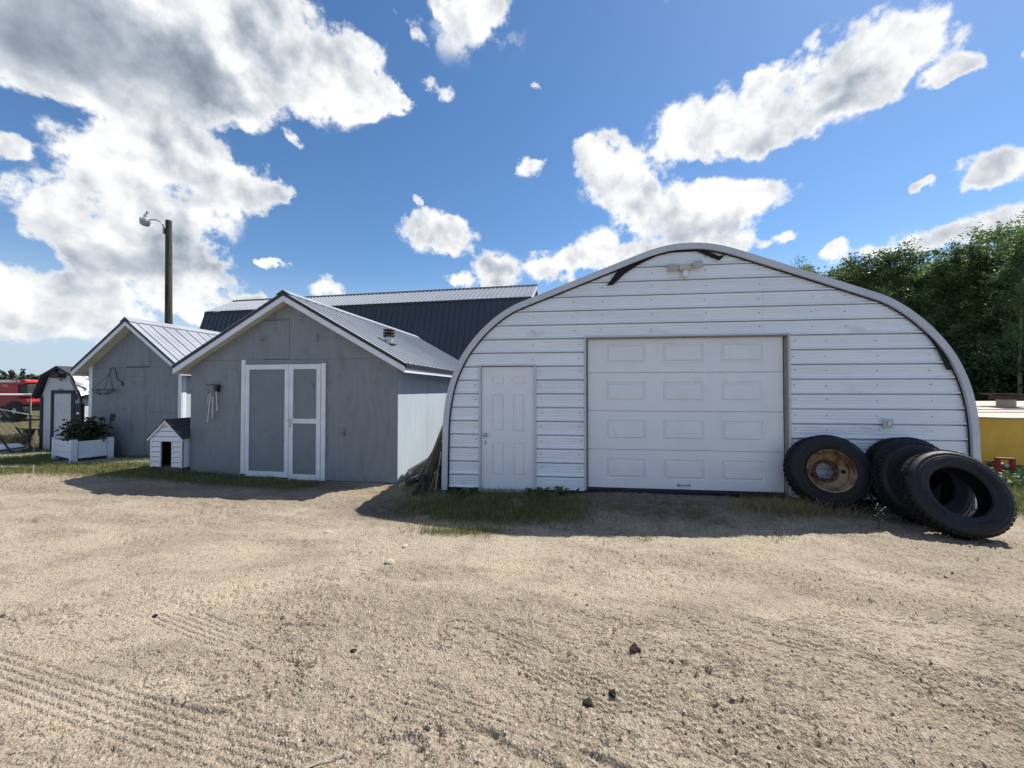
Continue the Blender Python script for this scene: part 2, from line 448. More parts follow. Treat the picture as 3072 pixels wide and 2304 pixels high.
lamp_grey = mat('lamp_grey', (0.55, 0.56, 0.56), 0.4, 0.2, 0.12, 12)
beige_plastic = mat('aged_beige_plastic', (0.50, 0.48, 0.40), 0.5, var=0.15, scale=14)
hay = mat('hay', (0.36, 0.25, 0.10), 0.9, var=0.35, scale=14, bump=0.8, bscale=70, col2=(0.16, 0.09, 0.03), mask=(0.5, 0.65), mscale=14)
stone_pale = mat('pale_stone', (0.40, 0.36, 0.30), 0.85, var=0.2, scale=20, bump=0.4, bscale=60)
clod_mat = mat('dark_dung_clod', (0.018, 0.012, 0.010), 0.85, var=0.5, scale=40, bump=1.0, bscale=120, col2=(0.05, 0.038, 0.030), mask=(0.55, 0.72), mscale=30)
soil = mat('dark_soil', (0.05, 0.036, 0.026), 0.95, var=0.4, scale=20, bump=0.6, bscale=60)
leaf_dark = mat('dark_leaf', (0.022, 0.036, 0.014), 0.6, var=0.4, scale=6, trans=0.25)
weed_leaf = mat('weed_leaf', (0.070, 0.115, 0.038), 0.6, var=0.35, scale=9, trans=0.3)
flower_white = mat('pale_flower', (0.62, 0.62, 0.52), 0.7, var=0.1)
dry_stem = mat('dry_stem', (0.28, 0.20, 0.11), 0.8, var=0.35, scale=9, trans=0.2)
straw_mat = mat('straw', (0.50, 0.39, 0.22), 0.8, var=0.3, scale=3, trans=0.15)
bark = mat('aspen_bark', (0.20, 0.18, 0.14), 0.85, var=0.35, scale=5, bump=0.3, bscale=20, col2=(0.05, 0.045, 0.035), mask=(0.55, 0.65), mscale=7, mstretch=(1, 1, 0.4))
leaf_a = mat('aspen_leaf', (0.105, 0.168, 0.056), 0.5, var=0.45, scale=0.9, detail=3, trans=0.5, rnd=0.5)
leaf_b = mat('poplar_leaf', (0.078, 0.130, 0.048), 0.5, var=0.45, scale=0.9, detail=3, trans=0.5, rnd=0.5)
far_leaf = mat('distant_foliage', (0.035, 0.050, 0.030), 0.8, var=0.4, scale=0.15)

# ------------------------------------------------------------------ terrain
_T = np.random.default_rng(3).random((256, 256))
def vnoise(x, y, s=0):
    x = np.asarray(x, float) + 17.31 * s; y = np.asarray(y, float) + 9.77 * s
    xi, yi = np.floor(x).astype(int), np.floor(y).astype(int)
    fx, fy = x - xi, y - yi
    fx = fx * fx * (3 - 2 * fx); fy = fy * fy * (3 - 2 * fy)
    a, b = _T[xi & 255, yi & 255], _T[(xi + 1) & 255, yi & 255]
    c, d = _T[xi & 255, (yi + 1) & 255], _T[(xi + 1) & 255, (yi + 1) & 255]
    return (a * (1 - fx) + b * fx) * (1 - fy) + (c * (1 - fx) + d * fx) * fy
def fbm(x, y, o=4, s=0, g=0.5):
    t, a, n = 0, 1.0, 0
    for i in range(o):
        t = t + a * vnoise(x * 2 ** i, y * 2 ** i, s + i); n += a; a *= g
    return t / n
LEVELS = np.array([(0, 0, -.12), (0, 3, -.12), (-4, 3, -.11), (4, 3, -.13), (-3, 5, -.12), (0, 4.4, -.13), (2.5, 4.6, -.13), (2.7, 5.9, -.05), (1.3, 6.0, -.06),
    (4.0, 5.6, -.07), (0, 6.15, -.09), (-1.15, 6.35, -.14), (-2, 6.8, -.11), (-3.6, 6.95, -.10), (-5, 7.2, -.07), (-6.3, 7.4, -.04), (-7, 7.3, .0), (-6.5, 6.2, .03), (-9, 7, .02),
    (-9.2, 9.3, -.08), (-8, 8.6, -.04), (-13, 11, -.22), (-11, 9, -.06), (-9, 5, -.06), (4.4, 5.2, -.11), (5.3, 4.4, -.16), (5.6, 5.2, -.15), (6.2, 4.0, -.15), (8, 5, -.12), (8, 8, -.08),
    (11, 8, -.08), (-15, 14, -.4), (-22, 18, -.6), (-30, 28, -.9), (-60, 60, -.9), (-20, 40, -.6), (0, 40, -.3), (30, 30, .2), (60, 60, .3), (0, 120, -.4), (-150, 150, -.9), (150, 150, 0),
    (0, -30, -.2), (-30, -10, -.2), (30, -10, -.2), (0, 10, -.2)])
def gz(x, y):
    x = np.asarray(x, float); y = np.asarray(y, float)
    sh = x.shape
    x, y = x.ravel(), y.ravel()
    num = np.zeros_like(x); den = np.zeros_like(x)
    for px, py, pz in LEVELS:
        w = 1.0 / ((x - px) ** 2 + (y - py) ** 2 + 0.25) ** 1.6
        num += w * pz; den += w
    return (num / den).reshape(sh)
def g1(x, y):
    return float(gz(np.array([x]), np.array([y]))[0])
def sstep(v, a, b):
    t = np.clip((v - a) / (b - a), 0, 1)
    return t * t * (3 - 2 * t)
def grass_amount(x, y):
    """how much green grows here, 0..1"""
    n = fbm(x * 1.3, y * 1.3, 4, 5)
    n2 = fbm(x * 4.1, y * 4.1, 3, 9)
    lawn = sstep(-x - 4.0 + 1.6 * (n - .5), 0, 1.2) * sstep(y - 6.55 - 0.12 * (x + 5) * (x > -5) + 1.3 * (n - .5), 0, 0.9) * (y < 16)
    shedfront = np.exp(-((y - (6.85 - 0.16 * (x + 2.03)) + .42) / .34) ** 2) * sstep(-x - 3.6 + n, 0, .8)
    patch = np.exp(-(((x + .30) / 1.30) ** 4 + ((y - 5.58 + .1 * x) / .70) ** 4)) * 1.2 * sstep(n2, .15, .45)
    edge = np.exp(-(((x - 1.7) / 1.2) ** 2 + ((y - 5.2) / .3) ** 2)) * .55 * sstep(n2, .42, .62)
    lit = np.exp(-(((x + .62) / .5) ** 2 + ((y - 4.62) / .13) ** 2)) * 1.0
    spot = (np.exp(-(((x - 2.6) / .5) ** 2 + ((y - 4.42) / .14) ** 2)) + np.exp(-(((x - 1.45) / .3) ** 2 + ((y - 4.3) / .12) ** 2))) * .45 * sstep(n2, .5, .65)
    field = sstep(np.hypot(x, y - 4), 15, 20)
    right = sstep(x - 6.6, 0, .6) * sstep(y - 4.6, 0, .8)
    return np.clip(np.maximum.reduce([lawn * sstep(n2, .15, .45), shedfront, patch, edge, lit, spot, field, right]), 0, 1)
def dark_ground_amount(x, y):
    """darker ground on the apron before the arched building and at the shed doors"""
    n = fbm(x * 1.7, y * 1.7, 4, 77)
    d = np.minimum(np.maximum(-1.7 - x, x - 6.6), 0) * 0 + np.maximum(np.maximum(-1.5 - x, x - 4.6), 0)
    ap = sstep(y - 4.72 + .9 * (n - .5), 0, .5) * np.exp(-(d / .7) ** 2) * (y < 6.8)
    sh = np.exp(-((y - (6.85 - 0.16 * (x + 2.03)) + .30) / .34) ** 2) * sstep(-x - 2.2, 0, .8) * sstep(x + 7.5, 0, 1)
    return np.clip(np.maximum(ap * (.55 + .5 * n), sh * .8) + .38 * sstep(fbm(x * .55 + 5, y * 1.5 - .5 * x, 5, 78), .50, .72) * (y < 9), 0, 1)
def seg_dist(x, y, pts):
    """signed side distance and distance along a polyline"""
    bd = np.full(x.shape, 1e9); sd = np.zeros(x.shape); al = np.zeros(x.shape); run = 0.0
    for (ax, ay), (bx, by) in zip(pts[:-1], pts[1:]):
        dx, dy = bx - ax, by - ay; l = math.hypot(dx, dy)
        t = np.clip(((x - ax) * dx + (y - ay) * dy) / l ** 2, 0, 1)
        ex, ey = x - ax - t * dx, y - ay - t * dy
        d = np.hypot(ex, ey); s = (ex * -dy + ey * dx) / l
        k = d < bd
        bd[k] = d[k]; sd[k] = np.where(s[k] < 0, -d[k], d[k]); al[k] = run + t[k] * l
        run += l
    return bd, sd, al
TRACKS = [([(-6.6, 3.4), (-4.6, 2.75), (-2.6, 2.18), (-.76, 1.70), (.5, 1.36)], .22, 5, .013, 0.0, .95),
          ([(.2, 3.75), (1.11, 3.05), (2.36, 2.36), (3.2, 1.7)], .28, 6, .018, 1.0, 1.0),
          ([(1.0, 4.35), (2.42, 3.68), (3.79, 2.86), (5.5, 1.9)], .28, 5, .018, 1.0, .9),
          ([(-.4, 2.75), (.33, 2.28), (1.43, 1.68), (2.2, 1.2)], .28, 6, .018, 1.0, 1.0),
          ([(2.2, 4.5), (3.4, 3.9), (5.6, 3.0), (7.5, 2.3)], .30, 5, .017, 1.0, .9),
          ([(-6.5, 4.1), (-3.5, 3.7), (-1, 3.85), (1.6, 4.3)], .26, 4, .008, 0.0, .7),
          ([(-3.2, 4.9), (-1.2, 4.3), (1.0, 3.3), (2.9, 2.6), (4.5, 1.9)], .26, 5, .015, 1.0, .8),
          ([(.5, 3.3), (1.9, 2.45), (2.7, 1.95), (3.3, 1.4)], .24, 5, .017, 1.0, 1.1),
          ([(-7.5, 5.3), (-4.5, 4.6), (-1.5, 4.9), (.4, 4.5)], .26, 4, .008, 0.0, .7),
          ([(-3.4, 3.2), (-1.8, 2.6), (-.4, 2.1), (.8, 1.6)], .20, 5, .011, 0.0, .6),
          ([(3.0, 4.3), (4.4, 3.4), (5.2, 2.6), (5.6, 1.8)], .28, 5, .017, 1.0, .8)]
SCUFFS = [((-.55, 1.72), .16, .5, 2.2, .018), ((-.22, 1.78), .17, .3, 2.0, .018), ((.02, 1.60), .22, .2, 1.9, .022), ((-.80, 1.86), .12, .6, 2.4, .014), ((.32, 1.52), .28, 0.0, 1.5, .020), ((-1.35, 2.55), .10, 2.2, 3.9, .012), ((-.95, 2.0), .12, 2.6, 4.3, .012)]
def micro(x, y):
    big = 0.040 * (fbm(x * .9, y * .9, 3, 1) - .5)
    rough = .28 + 1.25 * loose_amount(x, y)
    h = 0.026 * (fbm(x * 2.6 + y, y * 5.0, 3, 2) - .5) + rough * (0.025 * (fbm(x * 8 + 3 * y, y * 15, 3, 3) - .5))
    g = vnoise(x * 38, y * 38, 4); g2 = vnoise(x * 85, y * 85, 6)
    h = h + rough * (0.008 * sstep(g, .66, .98) + 0.004 * sstep(g2, .6, .98) - .001)
    # crusted surface broken by short wavy cracks
    where = sstep(fbm(x * .8 + 9, y * .9, 3, 33) + .12 * np.tanh(x), .44, .56)
    for sx, sy, sd, dep, wd in ((5.0, 13.0, 31, .024, .016), (8.0, 19.0, 35, .015, .020), (3.0, 8.0, 37, .020, .010)):
        cr = np.abs(fbm(x * sx + 1.2 * y, y * sy - .9 * x, 3, sd) - .5)
        h = h - dep * (.25 + .75 * where) * np.exp(-(cr / wd) ** 2)
    near = y < 6
    for pts, w, n, amp, lug, keep in TRACKS:
        sel = np.where(near & (np.abs(x) < 9))[0]
        xs, ys = x[sel], y[sel]
        bd, sd, al = seg_dist(xs, ys, pts)
        k = bd < w * .75
        if not k.any():
            continue
        inside = sstep(w * .62 - bd[k], 0, w * .14)
        worn = sstep(fbm(xs[k] * 3.0, ys[k] * 3.0, 4, 14) + .50 * keep - .5, .10, .42)
        pitch = w / n
        sw = sd[k] + lug * (.010 * np.sin(al[k] * 2 * np.pi / .07 + 4 * vnoise(xs[k] * 3, ys[k] * 3, 50)) + .02 * (fbm(xs[k] * 5, ys[k] * 5, 2, 51) - .5)) + .003 * np.sin(al[k] * 90)
        ph = np.abs((sw / pitch) % 1.0 - .5) * pitch
        ribs = -np.exp(-(ph / (.0075 if lug == 0 else .0085)) ** 2) * (1 if lug == 0 else sstep(vnoise(al[k] * 9 + 31 * np.floor(sw / pitch), ys[k] * 3, 52), .25, .55))
        h[sel[k]] = h[sel[k]] * (1 - .75 * inside * worn) + inside * worn * (amp * 1.15 * ribs - .006)
    for (cx, cy), rad, a0, a1, dep in SCUFFS:
        d = np.hypot(x - cx, (y - cy) * 1.1) ; a = np.arctan2(y - cy, x - cx) % (2 * np.pi)
        on = sstep(a, a0 - .2, a0 + .2) * (1 - sstep(a, a1 - .2, a1 + .2))
        h -= dep * on * np.exp(-((d - rad) / .030) ** 2)
        h += dep * .7 * on * np.exp(-((d - rad - .055) / .024) ** 2)
    return big + h * (1 - .75 * grass_amount(x, y))
def loose_amount(x, y):
    """0 where wheels packed the dirt smooth and pale, 1 where loose gravel lies; lanes sweep past the doors"""
    v = y + .42 * np.clip(x, 0, 9) - .10 * np.clip(-x, 0, 9)
    n = fbm(x * .32 + 3, v * 1.35, 5, 81, .55)
    n2 = fbm(x * 1.6, v * 4.0, 4, 82)
    return sstep(n + .28 * (n2 - .5), .45, .63)
def ground_material():
    m = bpy.data.materials.new('gravelly_dirt'); m.use_nodes = True
    nt = m.node_tree; N, L = nt.nodes, nt.links
    b = N['Principled BSDF']; b.inputs['Roughness'].default_value = 0.95; b.inputs['Specular IOR Level'].default_value = 0.15
    tc = N.new('ShaderNodeTexCoord')
    def noise(sc, det=6, rg=.6):
        n = N.new('ShaderNodeTexNoise'); n.inputs['Scale'].default_value = sc; n.inputs['Detail'].default_value = det; n.inputs['Roughness'].default_value = rg
        L.new(tc.outputs['Object'], n.inputs['Vector']); return n.outputs[0]
    def rm(v, a, b_, c=0., d=1.):
        r = N.new('ShaderNodeMapRange'); r.interpolation_type = 'SMOOTHSTEP'; L.new(v, r.inputs[0])
        for i, q in enumerate((a, b_, c, d)): r.inputs[1 + i].default_value = q
        return r.outputs[0]
    def mix(f, a, b_):
        x = N.new('ShaderNodeMix'); x.data_type = 'RGBA'; L.new(f, x.inputs[0])
        for i, q in ((6, a), (7, b_)):
            if isinstance(q, tuple): x.inputs[i].default_value = (*q, 1)
            else: L.new(q, x.inputs[i])
        return x.outputs[2]
    lo = N.new('ShaderNodeAttribute'); lo.attribute_name = 'loose'
    c = mix(rm(noise(1.4, 5), .35, .65), (0.455, 0.388, 0.290), (0.405, 0.342, 0.252))
    c = mix(rm(lo.outputs['Fac'], 0., 1., 0., .85), c, mix(rm(noise(2.5, 5), .35, .65), (0.330, 0.275, 0.205), (0.265, 0.220, 0.163)))
    c = mix(rm(noise(3.0, 6), .50, .72, 0, .6), c, (0.200, 0.163, 0.120))
    vor = N.new('ShaderNodeTexVoronoi'); vor.inputs['Scale'].default_value = 75; L.new(tc.outputs['Object'], vor.inputs['Vector'])
    sp = N.new('ShaderNodeSeparateColor'); L.new(vor.outputs['Color'], sp.inputs[0])
    c = mix(rm(sp.outputs[0], .62, .95, 0, .75), c, (0.45, 0.395, 0.31))
    c = mix(rm(sp.outputs[1], .80, 1.0, 0, .75), c, (0.17, 0.13, 0.095))
    c = mix(rm(noise(140, 3), .46, .66, 0, .55), c, (0.13, 0.10, 0.072))
    c = mix(rm(noise(48, 4), .52, .68, 0, .50), c, (0.17, 0.135, 0.098))
    c = mix(rm(noise(70, 4), .56, .70, 0, .55), c, (0.47, 0.415, 0.33))
    dk = N.new('ShaderNodeAttribute'); dk.attribute_name = 'dark_ground'
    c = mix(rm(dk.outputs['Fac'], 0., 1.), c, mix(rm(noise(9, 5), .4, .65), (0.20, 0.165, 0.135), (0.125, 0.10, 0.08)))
    at = N.new('ShaderNodeAttribute'); at.attribute_name = 'green'
    veg = mix(rm(noise(2.2, 5), .4, .62), (0.085, 0.085, 0.032), (0.15, 0.125, 0.062))
    c = mix(rm(at.outputs['Fac'], .12, .85), c, veg)
    L.new(c, b.inputs['Base Color'])
    bp = N.new('ShaderNodeBump'); bp.inputs['Strength'].default_value = 0.7; bp.inputs['Distance'].default_value = 0.016
    ad = N.new('ShaderNodeMath'); ad.operation = 'ADD'; L.new(vor.outputs['Distance'], ad.inputs[0]); L.new(noise(120, 4), ad.inputs[1])
    L.new(ad.outputs[0], bp.inputs['Height']); L.new(bp.outputs[0], b.inputs['Normal'])
    return m
GROUND = ground_material()
def build_ground():
    ys = [-60.0, -30, -15, -8, -4, -2, -1, -.4, 0, .3, .6]
    while ys[-1] < 900:
        y = ys[-1]
        ys.append(y + (.05 if y < 1.2 else .0068 if y < 2.9 else max(.0075, y * .0056) if y < 7.5 else y * .035 if y > 12 else y * .010))
    ys = np.array(ys)
    n = 820
    t = np.linspace(-1, 1, n)
    s = 1.34 * t + 0.5 * np.sign(t) * np.clip(np.abs(t) - .93, 0, 1) ** 1 * 30
    wid = np.where(ys > .6, ys + .75, 1.35 + (0.6 - ys) * 1.6)
    X = s[None, :] * wid[:, None]
    Y = np.repeat(ys[:, None], n, 1)
    x, y = X.ravel(), Y.ravel()
    z = gz(x, y)
    k = (y > .5) & (y < 14) & (np.abs(x) < 16)
    m = np.zeros_like(z); m[k] = micro(x[k], y[k])
    z = z + m + 0.25 * (fbm(x * .05, y * .05, 3, 40) - .5) * sstep(np.hypot(x, y), 20, 60)
    V = np.stack([x, y, z], 1)
    r, c = np.meshgrid(np.arange(len(ys) - 1), np.arange(n - 1), indexing='ij')
    a = (r * n + c).ravel()
    F = np.stack([a, a + 1, a + n + 1, a + n], 1)
    o = np_mesh('ground', V, F, GROUND, smooth=True, attrs={'green': ('POINT', grass_amount(x, y)), 'dark_ground': ('POINT', dark_ground_amount(x, y)), 'loose': ('POINT', loose_amount(x, y))})
    tag(o, 'bare tan gravel farmyard with tyre tracks and thin grass at its edges', kind='structure')
build_ground()
def surf(x, y):
    x = np.atleast_1d(np.asarray(x, float)); y = np.atleast_1d(np.asarray(y, float))
    return gz(x, y) + micro(x, y)

# loose pebbles over the yard: nobody could count them
def build_pebbles():
    base = np.array([(1, 0, 0), (-1, 0, 0), (0, 1, 0), (0, -1, 0), (0, 0, 1), (0, 0, -.6)], float)
    tri = np.array([(0, 2, 4), (2, 1, 4), (1, 3, 4), (3, 0, 4), (2, 0, 5), (1, 2, 5), (3, 1, 5), (0, 3, 5)])
    n = 34000
    y = 1.2 + 4.6 * rng.random(n) ** 1.7
    x = (rng.random(n) * 2 - 1) * 1.36 * (y + .6)
    keep = (rng.random(n) < .06 + .62 * loose_amount(x, y)) & (grass_amount(x, y) < .3)
    x, y = x[keep], y[keep]; n = len(x)
    size = 0.0030 + 0.0080 * rng.random(n) ** 4 + .008 * (rng.random(n) > .988)
    z = surf(x, y)
    V = base[None] * (0.65 + .6 * rng.random((n, 6, 1))) * size[:, None, None]
    V[:, :, 2] *= .7
    a = rng.random(n) * 6.283; ca, sa = np.cos(a)[:, None], np.sin(a)[:, None]
    vx = V[:, :, 0] * ca - V[:, :, 1] * sa; vy = V[:, :, 0] * sa + V[:, :, 1] * ca
    P = np.stack([vx + x[:, None], vy + y[:, None], V[:, :, 2] + z[:, None] + size[:, None] * .25], 2).reshape(-1, 3)
    F = (tri[None] + 6 * np.arange(n)[:, None, None]).reshape(-1, 3)
    m = bpy.data.materials.new('pebbles'); m.use_nodes = True
    N, L = m.node_tree.nodes, m.node_tree.links; b = N['Principled BSDF']; b.inputs['Roughness'].default_value = .9
    at = N.new('ShaderNodeAttribute'); at.attribute_name = 'shade'
    cr = N.new('ShaderNodeValToRGB'); L.new(at.outputs['Fac'], cr.inputs[0])
    e = cr.color_ramp.elements; e[0].color = (.13, .105, .08, 1); e[1].color = (.50, .45, .37, 1)
    e2 = cr.color_ramp.elements.new(.6); e2.color = (.31, .255, .185, 1)
    L.new(cr.outputs[0], b.inputs['Base Color'])
    o = np_mesh('pebbles', P, F, m, attrs={'shade': ('POINT', np.repeat(rng.random(n), 6))})
    tag(o, 'loose gravel pebbles scattered over the farmyard', 'gravel', kind='stuff')
build_pebbles()

def blades(name, x, y, h, w, mt, lean=.5, z=None, flat=False, seg=2):
    """grass blades: tapering bent ribbons"""
    n = len(x)
    z = surf(x, y) - .006 if z is None else z
    a = rng.random(n) * 6.283
    dx, dy = np.cos(a), np.sin(a)
    b = rng.random(n) * 6.283
    le = lean * (0.3 + rng.random(n))
    lx, ly = np.cos(b) * le, np.sin(b) * le
    rows = []
    for i in range(seg + 1):
        t = i / seg
        ww = w * (1 - t * .9) * .5
        ox = lx * h * t ** 1.7; oy = ly * h * t ** 1.7
        oz = h * (t if not flat else t * .12) * np.sqrt(np.clip(1 - (le * t * .5) ** 2, .1, 1))
        rows.append(np.stack([x + ox - dx * ww, y + oy - dy * ww, z + oz], 1))
        rows.append(np.stack([x + ox + dx * ww, y + oy + dy * ww, z + oz], 1))
    V = np.stack(rows, 1).reshape(-1, 3)
    k = 2 * (seg + 1)
    q = np.array([(2 * i, 2 * i + 1, 2 * i + 3, 2 * i + 2) for i in range(seg)])
    F = (q[None] + k * np.arange(n)[:, None, None]).reshape(-1, 4)
    return np_mesh(name, V, F, mt, attrs={'shade': ('POINT', np.repeat(rng.random(n), k))})
def blade_mat(name, stops, trans=.3):
    m = bpy.data.materials.new(name); m.use_nodes = True
    N, L = m.node_tree.nodes, m.node_tree.links; b = N['Principled BSDF']; b.inputs['Roughness'].default_value = .7
    at = N.new('ShaderNodeAttribute'); at.attribute_name = 'shade'
    cr = N.new('ShaderNodeValToRGB'); L.new(at.outputs['Fac'], cr.inputs[0])
    e = cr.color_ramp.elements; e[0].color = (*stops[0], 1); e[1].color = (*stops[-1], 1)
    for i, s in enumerate(stops[1:-1]):
        q = cr.color_ramp.elements.new((i + 1) / (len(stops) - 1)); q.color = (*s, 1)
    L.new(cr.outputs[0], b.inputs['Base Color'])
    tr = N.new('ShaderNodeBsdfTranslucent'); L.new(cr.outputs[0], tr.inputs[0])
    ms = N.new('ShaderNodeMixShader'); ms.inputs[0].default_value = trans
    L.new(b.outputs[0], ms.inputs[1]); L.new(tr.outputs[0], ms.inputs[2]); L.new(ms.outputs[0], N['Material Output'].inputs[0])
    return m
grass_mat = blade_mat('grass_blade', [(.05, .085, .018), (.10, .14, .034), (.17, .185, .055), (.30, .25, .11)])
dry_mat = blade_mat('dry_grass_blade', [(.16, .11, .05), (.30, .22, .10), (.40, .32, .17), (.12, .13, .05)])
strawb = blade_mat('straw_blade', [(.30, .22, .11), (.50, .39, .22), (.62, .52, .34)], .15)
def build_grass():
    n = 640000
    y = 4.0 + 11 * rng.random(n) ** 1.6; x = -17 + 26 * rng.random(n)
    ok = (np.abs(x) < 1.5 * y + 1)
    x, y = x[ok], y[ok]
    ga = grass_amount(x, y)
    inshed = ((x > -6.4) & (x < -2.0) & (y > 6.85 - .16 * (x + 2.03)) & (y < 13)) | ((x > -10.7) & (x < -7.8) & (y > 9.2 - .16 * (x + 7.89))) | ((x > -1.2) & (x < 6.8) & (y > 6.29 - .118 * x))
    keep = (rng.random(len(x)) < ga * .80 * np.clip(6.5 / y, .35, 1)) & ~inshed
    x, y = x[keep], y[keep]
    h = (0.028 + .055 * rng.random(len(x)) ** 2) * (1 + .1 * (y - 5).clip(0, 6)) * (1 + .6 * (x > -2) * (y < 7))
    o = blades('grass', x, y, h, (0.0045 + .004 * rng.random(len(x))) * (1 + .12 * (y - 5).clip(0, 8)), grass_mat, .75)
    tag(o, 'short patchy green and brown grass round the sheds', 'grass', kind='stuff')
    print('grass', len(x))
    m = 5200
    x = -1.7 + 6.0 * rng.random(m); y = 4.55 + 1.55 * rng.random(m)
    k = (y < 6.2 - .118 * x) & (rng.random(m) < .15 + .8 * sstep(fbm(x * 1.9, y * 2.6, 3, 88), .48, .64)); x, y = x[k], y[k]
    o = blades('dead_grass', x, y, .03 + .09 * rng.random(len(x)) ** 2, .003 + .003 * rng.random(len(x)), dry_mat, 1.1, seg=3)
    tag(o, 'thin dead grass and litter on the shaded apron before the arched building', 'dry grass', kind='stuff')
    # sunlit tuft band and dry stalks by the rimmed wheel
    m = 2600
    x = 3.35 + .9 * rng.random(m) + .3 * rng.normal(size=m); y = 5.30 - .06 * (x - 4) + .16 * rng.normal(size=m)
    k = y < 5.72 - .118 * (x - 4.6); x, y = x[k], y[k]
    o = blades('dry_grass', x, y, .06 + .17 * rng.random(len(x)) ** 2.2, .004 + .004 * rng.random(len(x)), dry_mat, .8, seg=3)
    tag(o, 'dry brown grass stalks growing round the rimmed wheel', 'dry grass', kind='stuff')
    m = 3800
    x = -1.72 + .42 * rng.normal(size=m); y = 6.38 + .30 * rng.normal(size=m)
    k = (y < 6.83 - .16 * (x + 2.03)) | (x > -1.98); x, y = x[k], y[k]; k = x < -1.2; x, y = x[k], y[k]
    z = surf(x, y) + .05 * np.exp(-((x + 1.75) / .25) ** 2 - ((y - 6.62) / .2) ** 2) * rng.random(len(x))
    o = blades('straw', x, y, .07 + .12 * rng.random(len(x)), .004 + .004 * rng.random(len(x)), strawb, 1.0, z=z, flat=True)
    tag(o, 'loose pale straw lying between the large grey shed and the arched building', 'straw', kind='stuff')
    m = 1500
    y = 1.5 + 5 * rng.random(m) ** 1.4; x = (rng.random(m) * 2 - 1) * 1.3 * y
    k = grass_amount(x, y) < .3; x, y = x[k], y[k]
    o = blades('straw_flecks', x, y, .02 + .05 * rng.random(len(x)) ** 2, .0025 + .002 * rng.random(len(x)), strawb, 1.0, z=surf(x, y) + .003, flat=True)
    tag(o, 'tiny bits of straw blown over the bare yard', 'straw', kind='stuff')
build_grass()

# ------------------------------------------------------------------ arched metal building
QUON = thing('arched_building', 'white ribbed metal arched building with a wide overhead door and a small walk-in door', 'building', (0, 6.306, 0), -math.atan(.118))
UC = 2.765                                     # centre line of the arch
HALF = [(3.93, -.20), (3.92, .5), (3.912, .95), (3.885, 1.25), (3.83, 1.55), (3.74, 1.83), (3.61, 2.10), (3.46, 2.32), (3.27, 2.54), (3.02, 2.76), (2.76, 2.925), (2.49, 3.035),
        (.80, 3.672), (.55, 3.757), (.28, 3.818), (0, 3.838)]
def catmull(P, n):
    P = [Vector((a, b, 0)) for a, b in P]
    out = []
    for i in range(len(P) - 1):
        p0, p1, p2, p3 = P[max(i - 1, 0)], P[i], P[i + 1], P[min(i + 2, len(P) - 1)]
        for k in range(n):
            t = k / n
            q = .5 * ((2 * p1) + (p2 - p0) * t + (2 * p0 - 5 * p1 + 4 * p2 - p3) * t * t + (3 * p1 - p0 - 3 * p2 + p3) * t ** 3)
            out.append((q.x, q.y))
    out.append((P[-1].x, P[-1].y))
    return out
def arch_sections():
    """left foot to right foot: (points, ribbed?)"""
    wall = [HALF[0], HALF[1], HALF[2]]
    curve = catmull(HALF[2:12], 7)
    slope = [HALF[11], HALF[12]]
    top = catmull([HALF[12], HALF[13], HALF[14], HALF[15], (-.28, 3.818), (-.55, 3.757), (-.80, 3.672)], 7)
    L_ = lambda ps: [(UC - s, z) for s, z in ps]
    Rr = lambda ps: [(UC + s, z) for s, z in reversed(ps)]
    return [(L_(wall), False), (L_(curve), True), (L_(slope), False), (L_(top), True), (Rr(slope), False), (Rr(curve), True), (Rr(wall), False)]
SECT = arch_sections()
ARCH = []
for p, _ in SECT:
    ARCH += p if not ARCH else p[1:]
def offset_line(P, d):
    out = []
    P = [p for i, p in enumerate(P) if i == 0 or math.hypot(p[0] - P[i - 1][0], p[1] - P[i - 1][1]) > 1e-5]
    for i, p in enumerate(P):
        a, b = P[max(i - 1, 0)], P[min(i + 1, len(P) - 1)]
        tx, tz = b[0] - a[0], b[1] - a[1]; l = math.hypot(tx, tz)
        out.append((p[0] + tz / l * d, p[1] - tx / l * d))
    return out
INNER = offset_line(ARCH, .085)
_il = [p for p in INNER if p[0] <= UC]; _iz = np.array([p[1] for p in _il]); _ix = np.array([p[0] for p in _il])
def left_u(z):
    return float(np.interp(z, _iz, _ix))
TOPZ = max(_iz) - .005
def resample(P, step):
    out = [P[0]]; acc = 0.0
    for a, b in zip(P[:-1], P[1:]):
        l = math.hypot(b[0] - a[0], b[1] - a[1]); d = step - acc
        while d <= l:
            out.append((a[0] + (b[0] - a[0]) * d / l, a[1] + (b[1] - a[1]) * d / l)); d += step
        acc = (acc + l) % step if l else acc
    if math.hypot(out[-1][0] - P[-1][0], out[-1][1] - P[-1][1]) < step * .4: out.pop()
    out.append(P[-1])
    return out
for k, (P, ribbed) in enumerate(SECT):
    Q = resample(P, .018) if ribbed else P
    Q = [p for i, p in enumerate(Q) if i == 0 or math.hypot(p[0] - Q[i - 1][0], p[1] - Q[i - 1][1]) > 1e-5]
    inn = offset_line(Q, .092)
    b = MB(); n = len(Q)
    V = []
    for i in range(n):
        y = -.072 + (.008 if ribbed and i % 2 else 0) - (.004 if k in (1, 3, 5) else 0)
        V += [(Q[i][0], .10, Q[i][1]), (Q[i][0], y, Q[i][1]), (inn[i][0], y, inn[i][1]), (inn[i][0], .0, inn[i][1])]
    Fq = []
    for i in range(n - 1):
        for j in range(4):
            Fq.append((4 * i + j, 4 * i + (j + 1) % 4, 4 * i + 4 + (j + 1) % 4, 4 * i + 4 + j))
    Fq += [(3, 2, 1, 0), tuple(4 * n - 4 + j for j in range(4))]
    b.add(V, Fq)
    o = b.build('arch_trim', trim_metal, QUON)
    if ribbed: o['label'] = 'crimped curved length of arch trim'
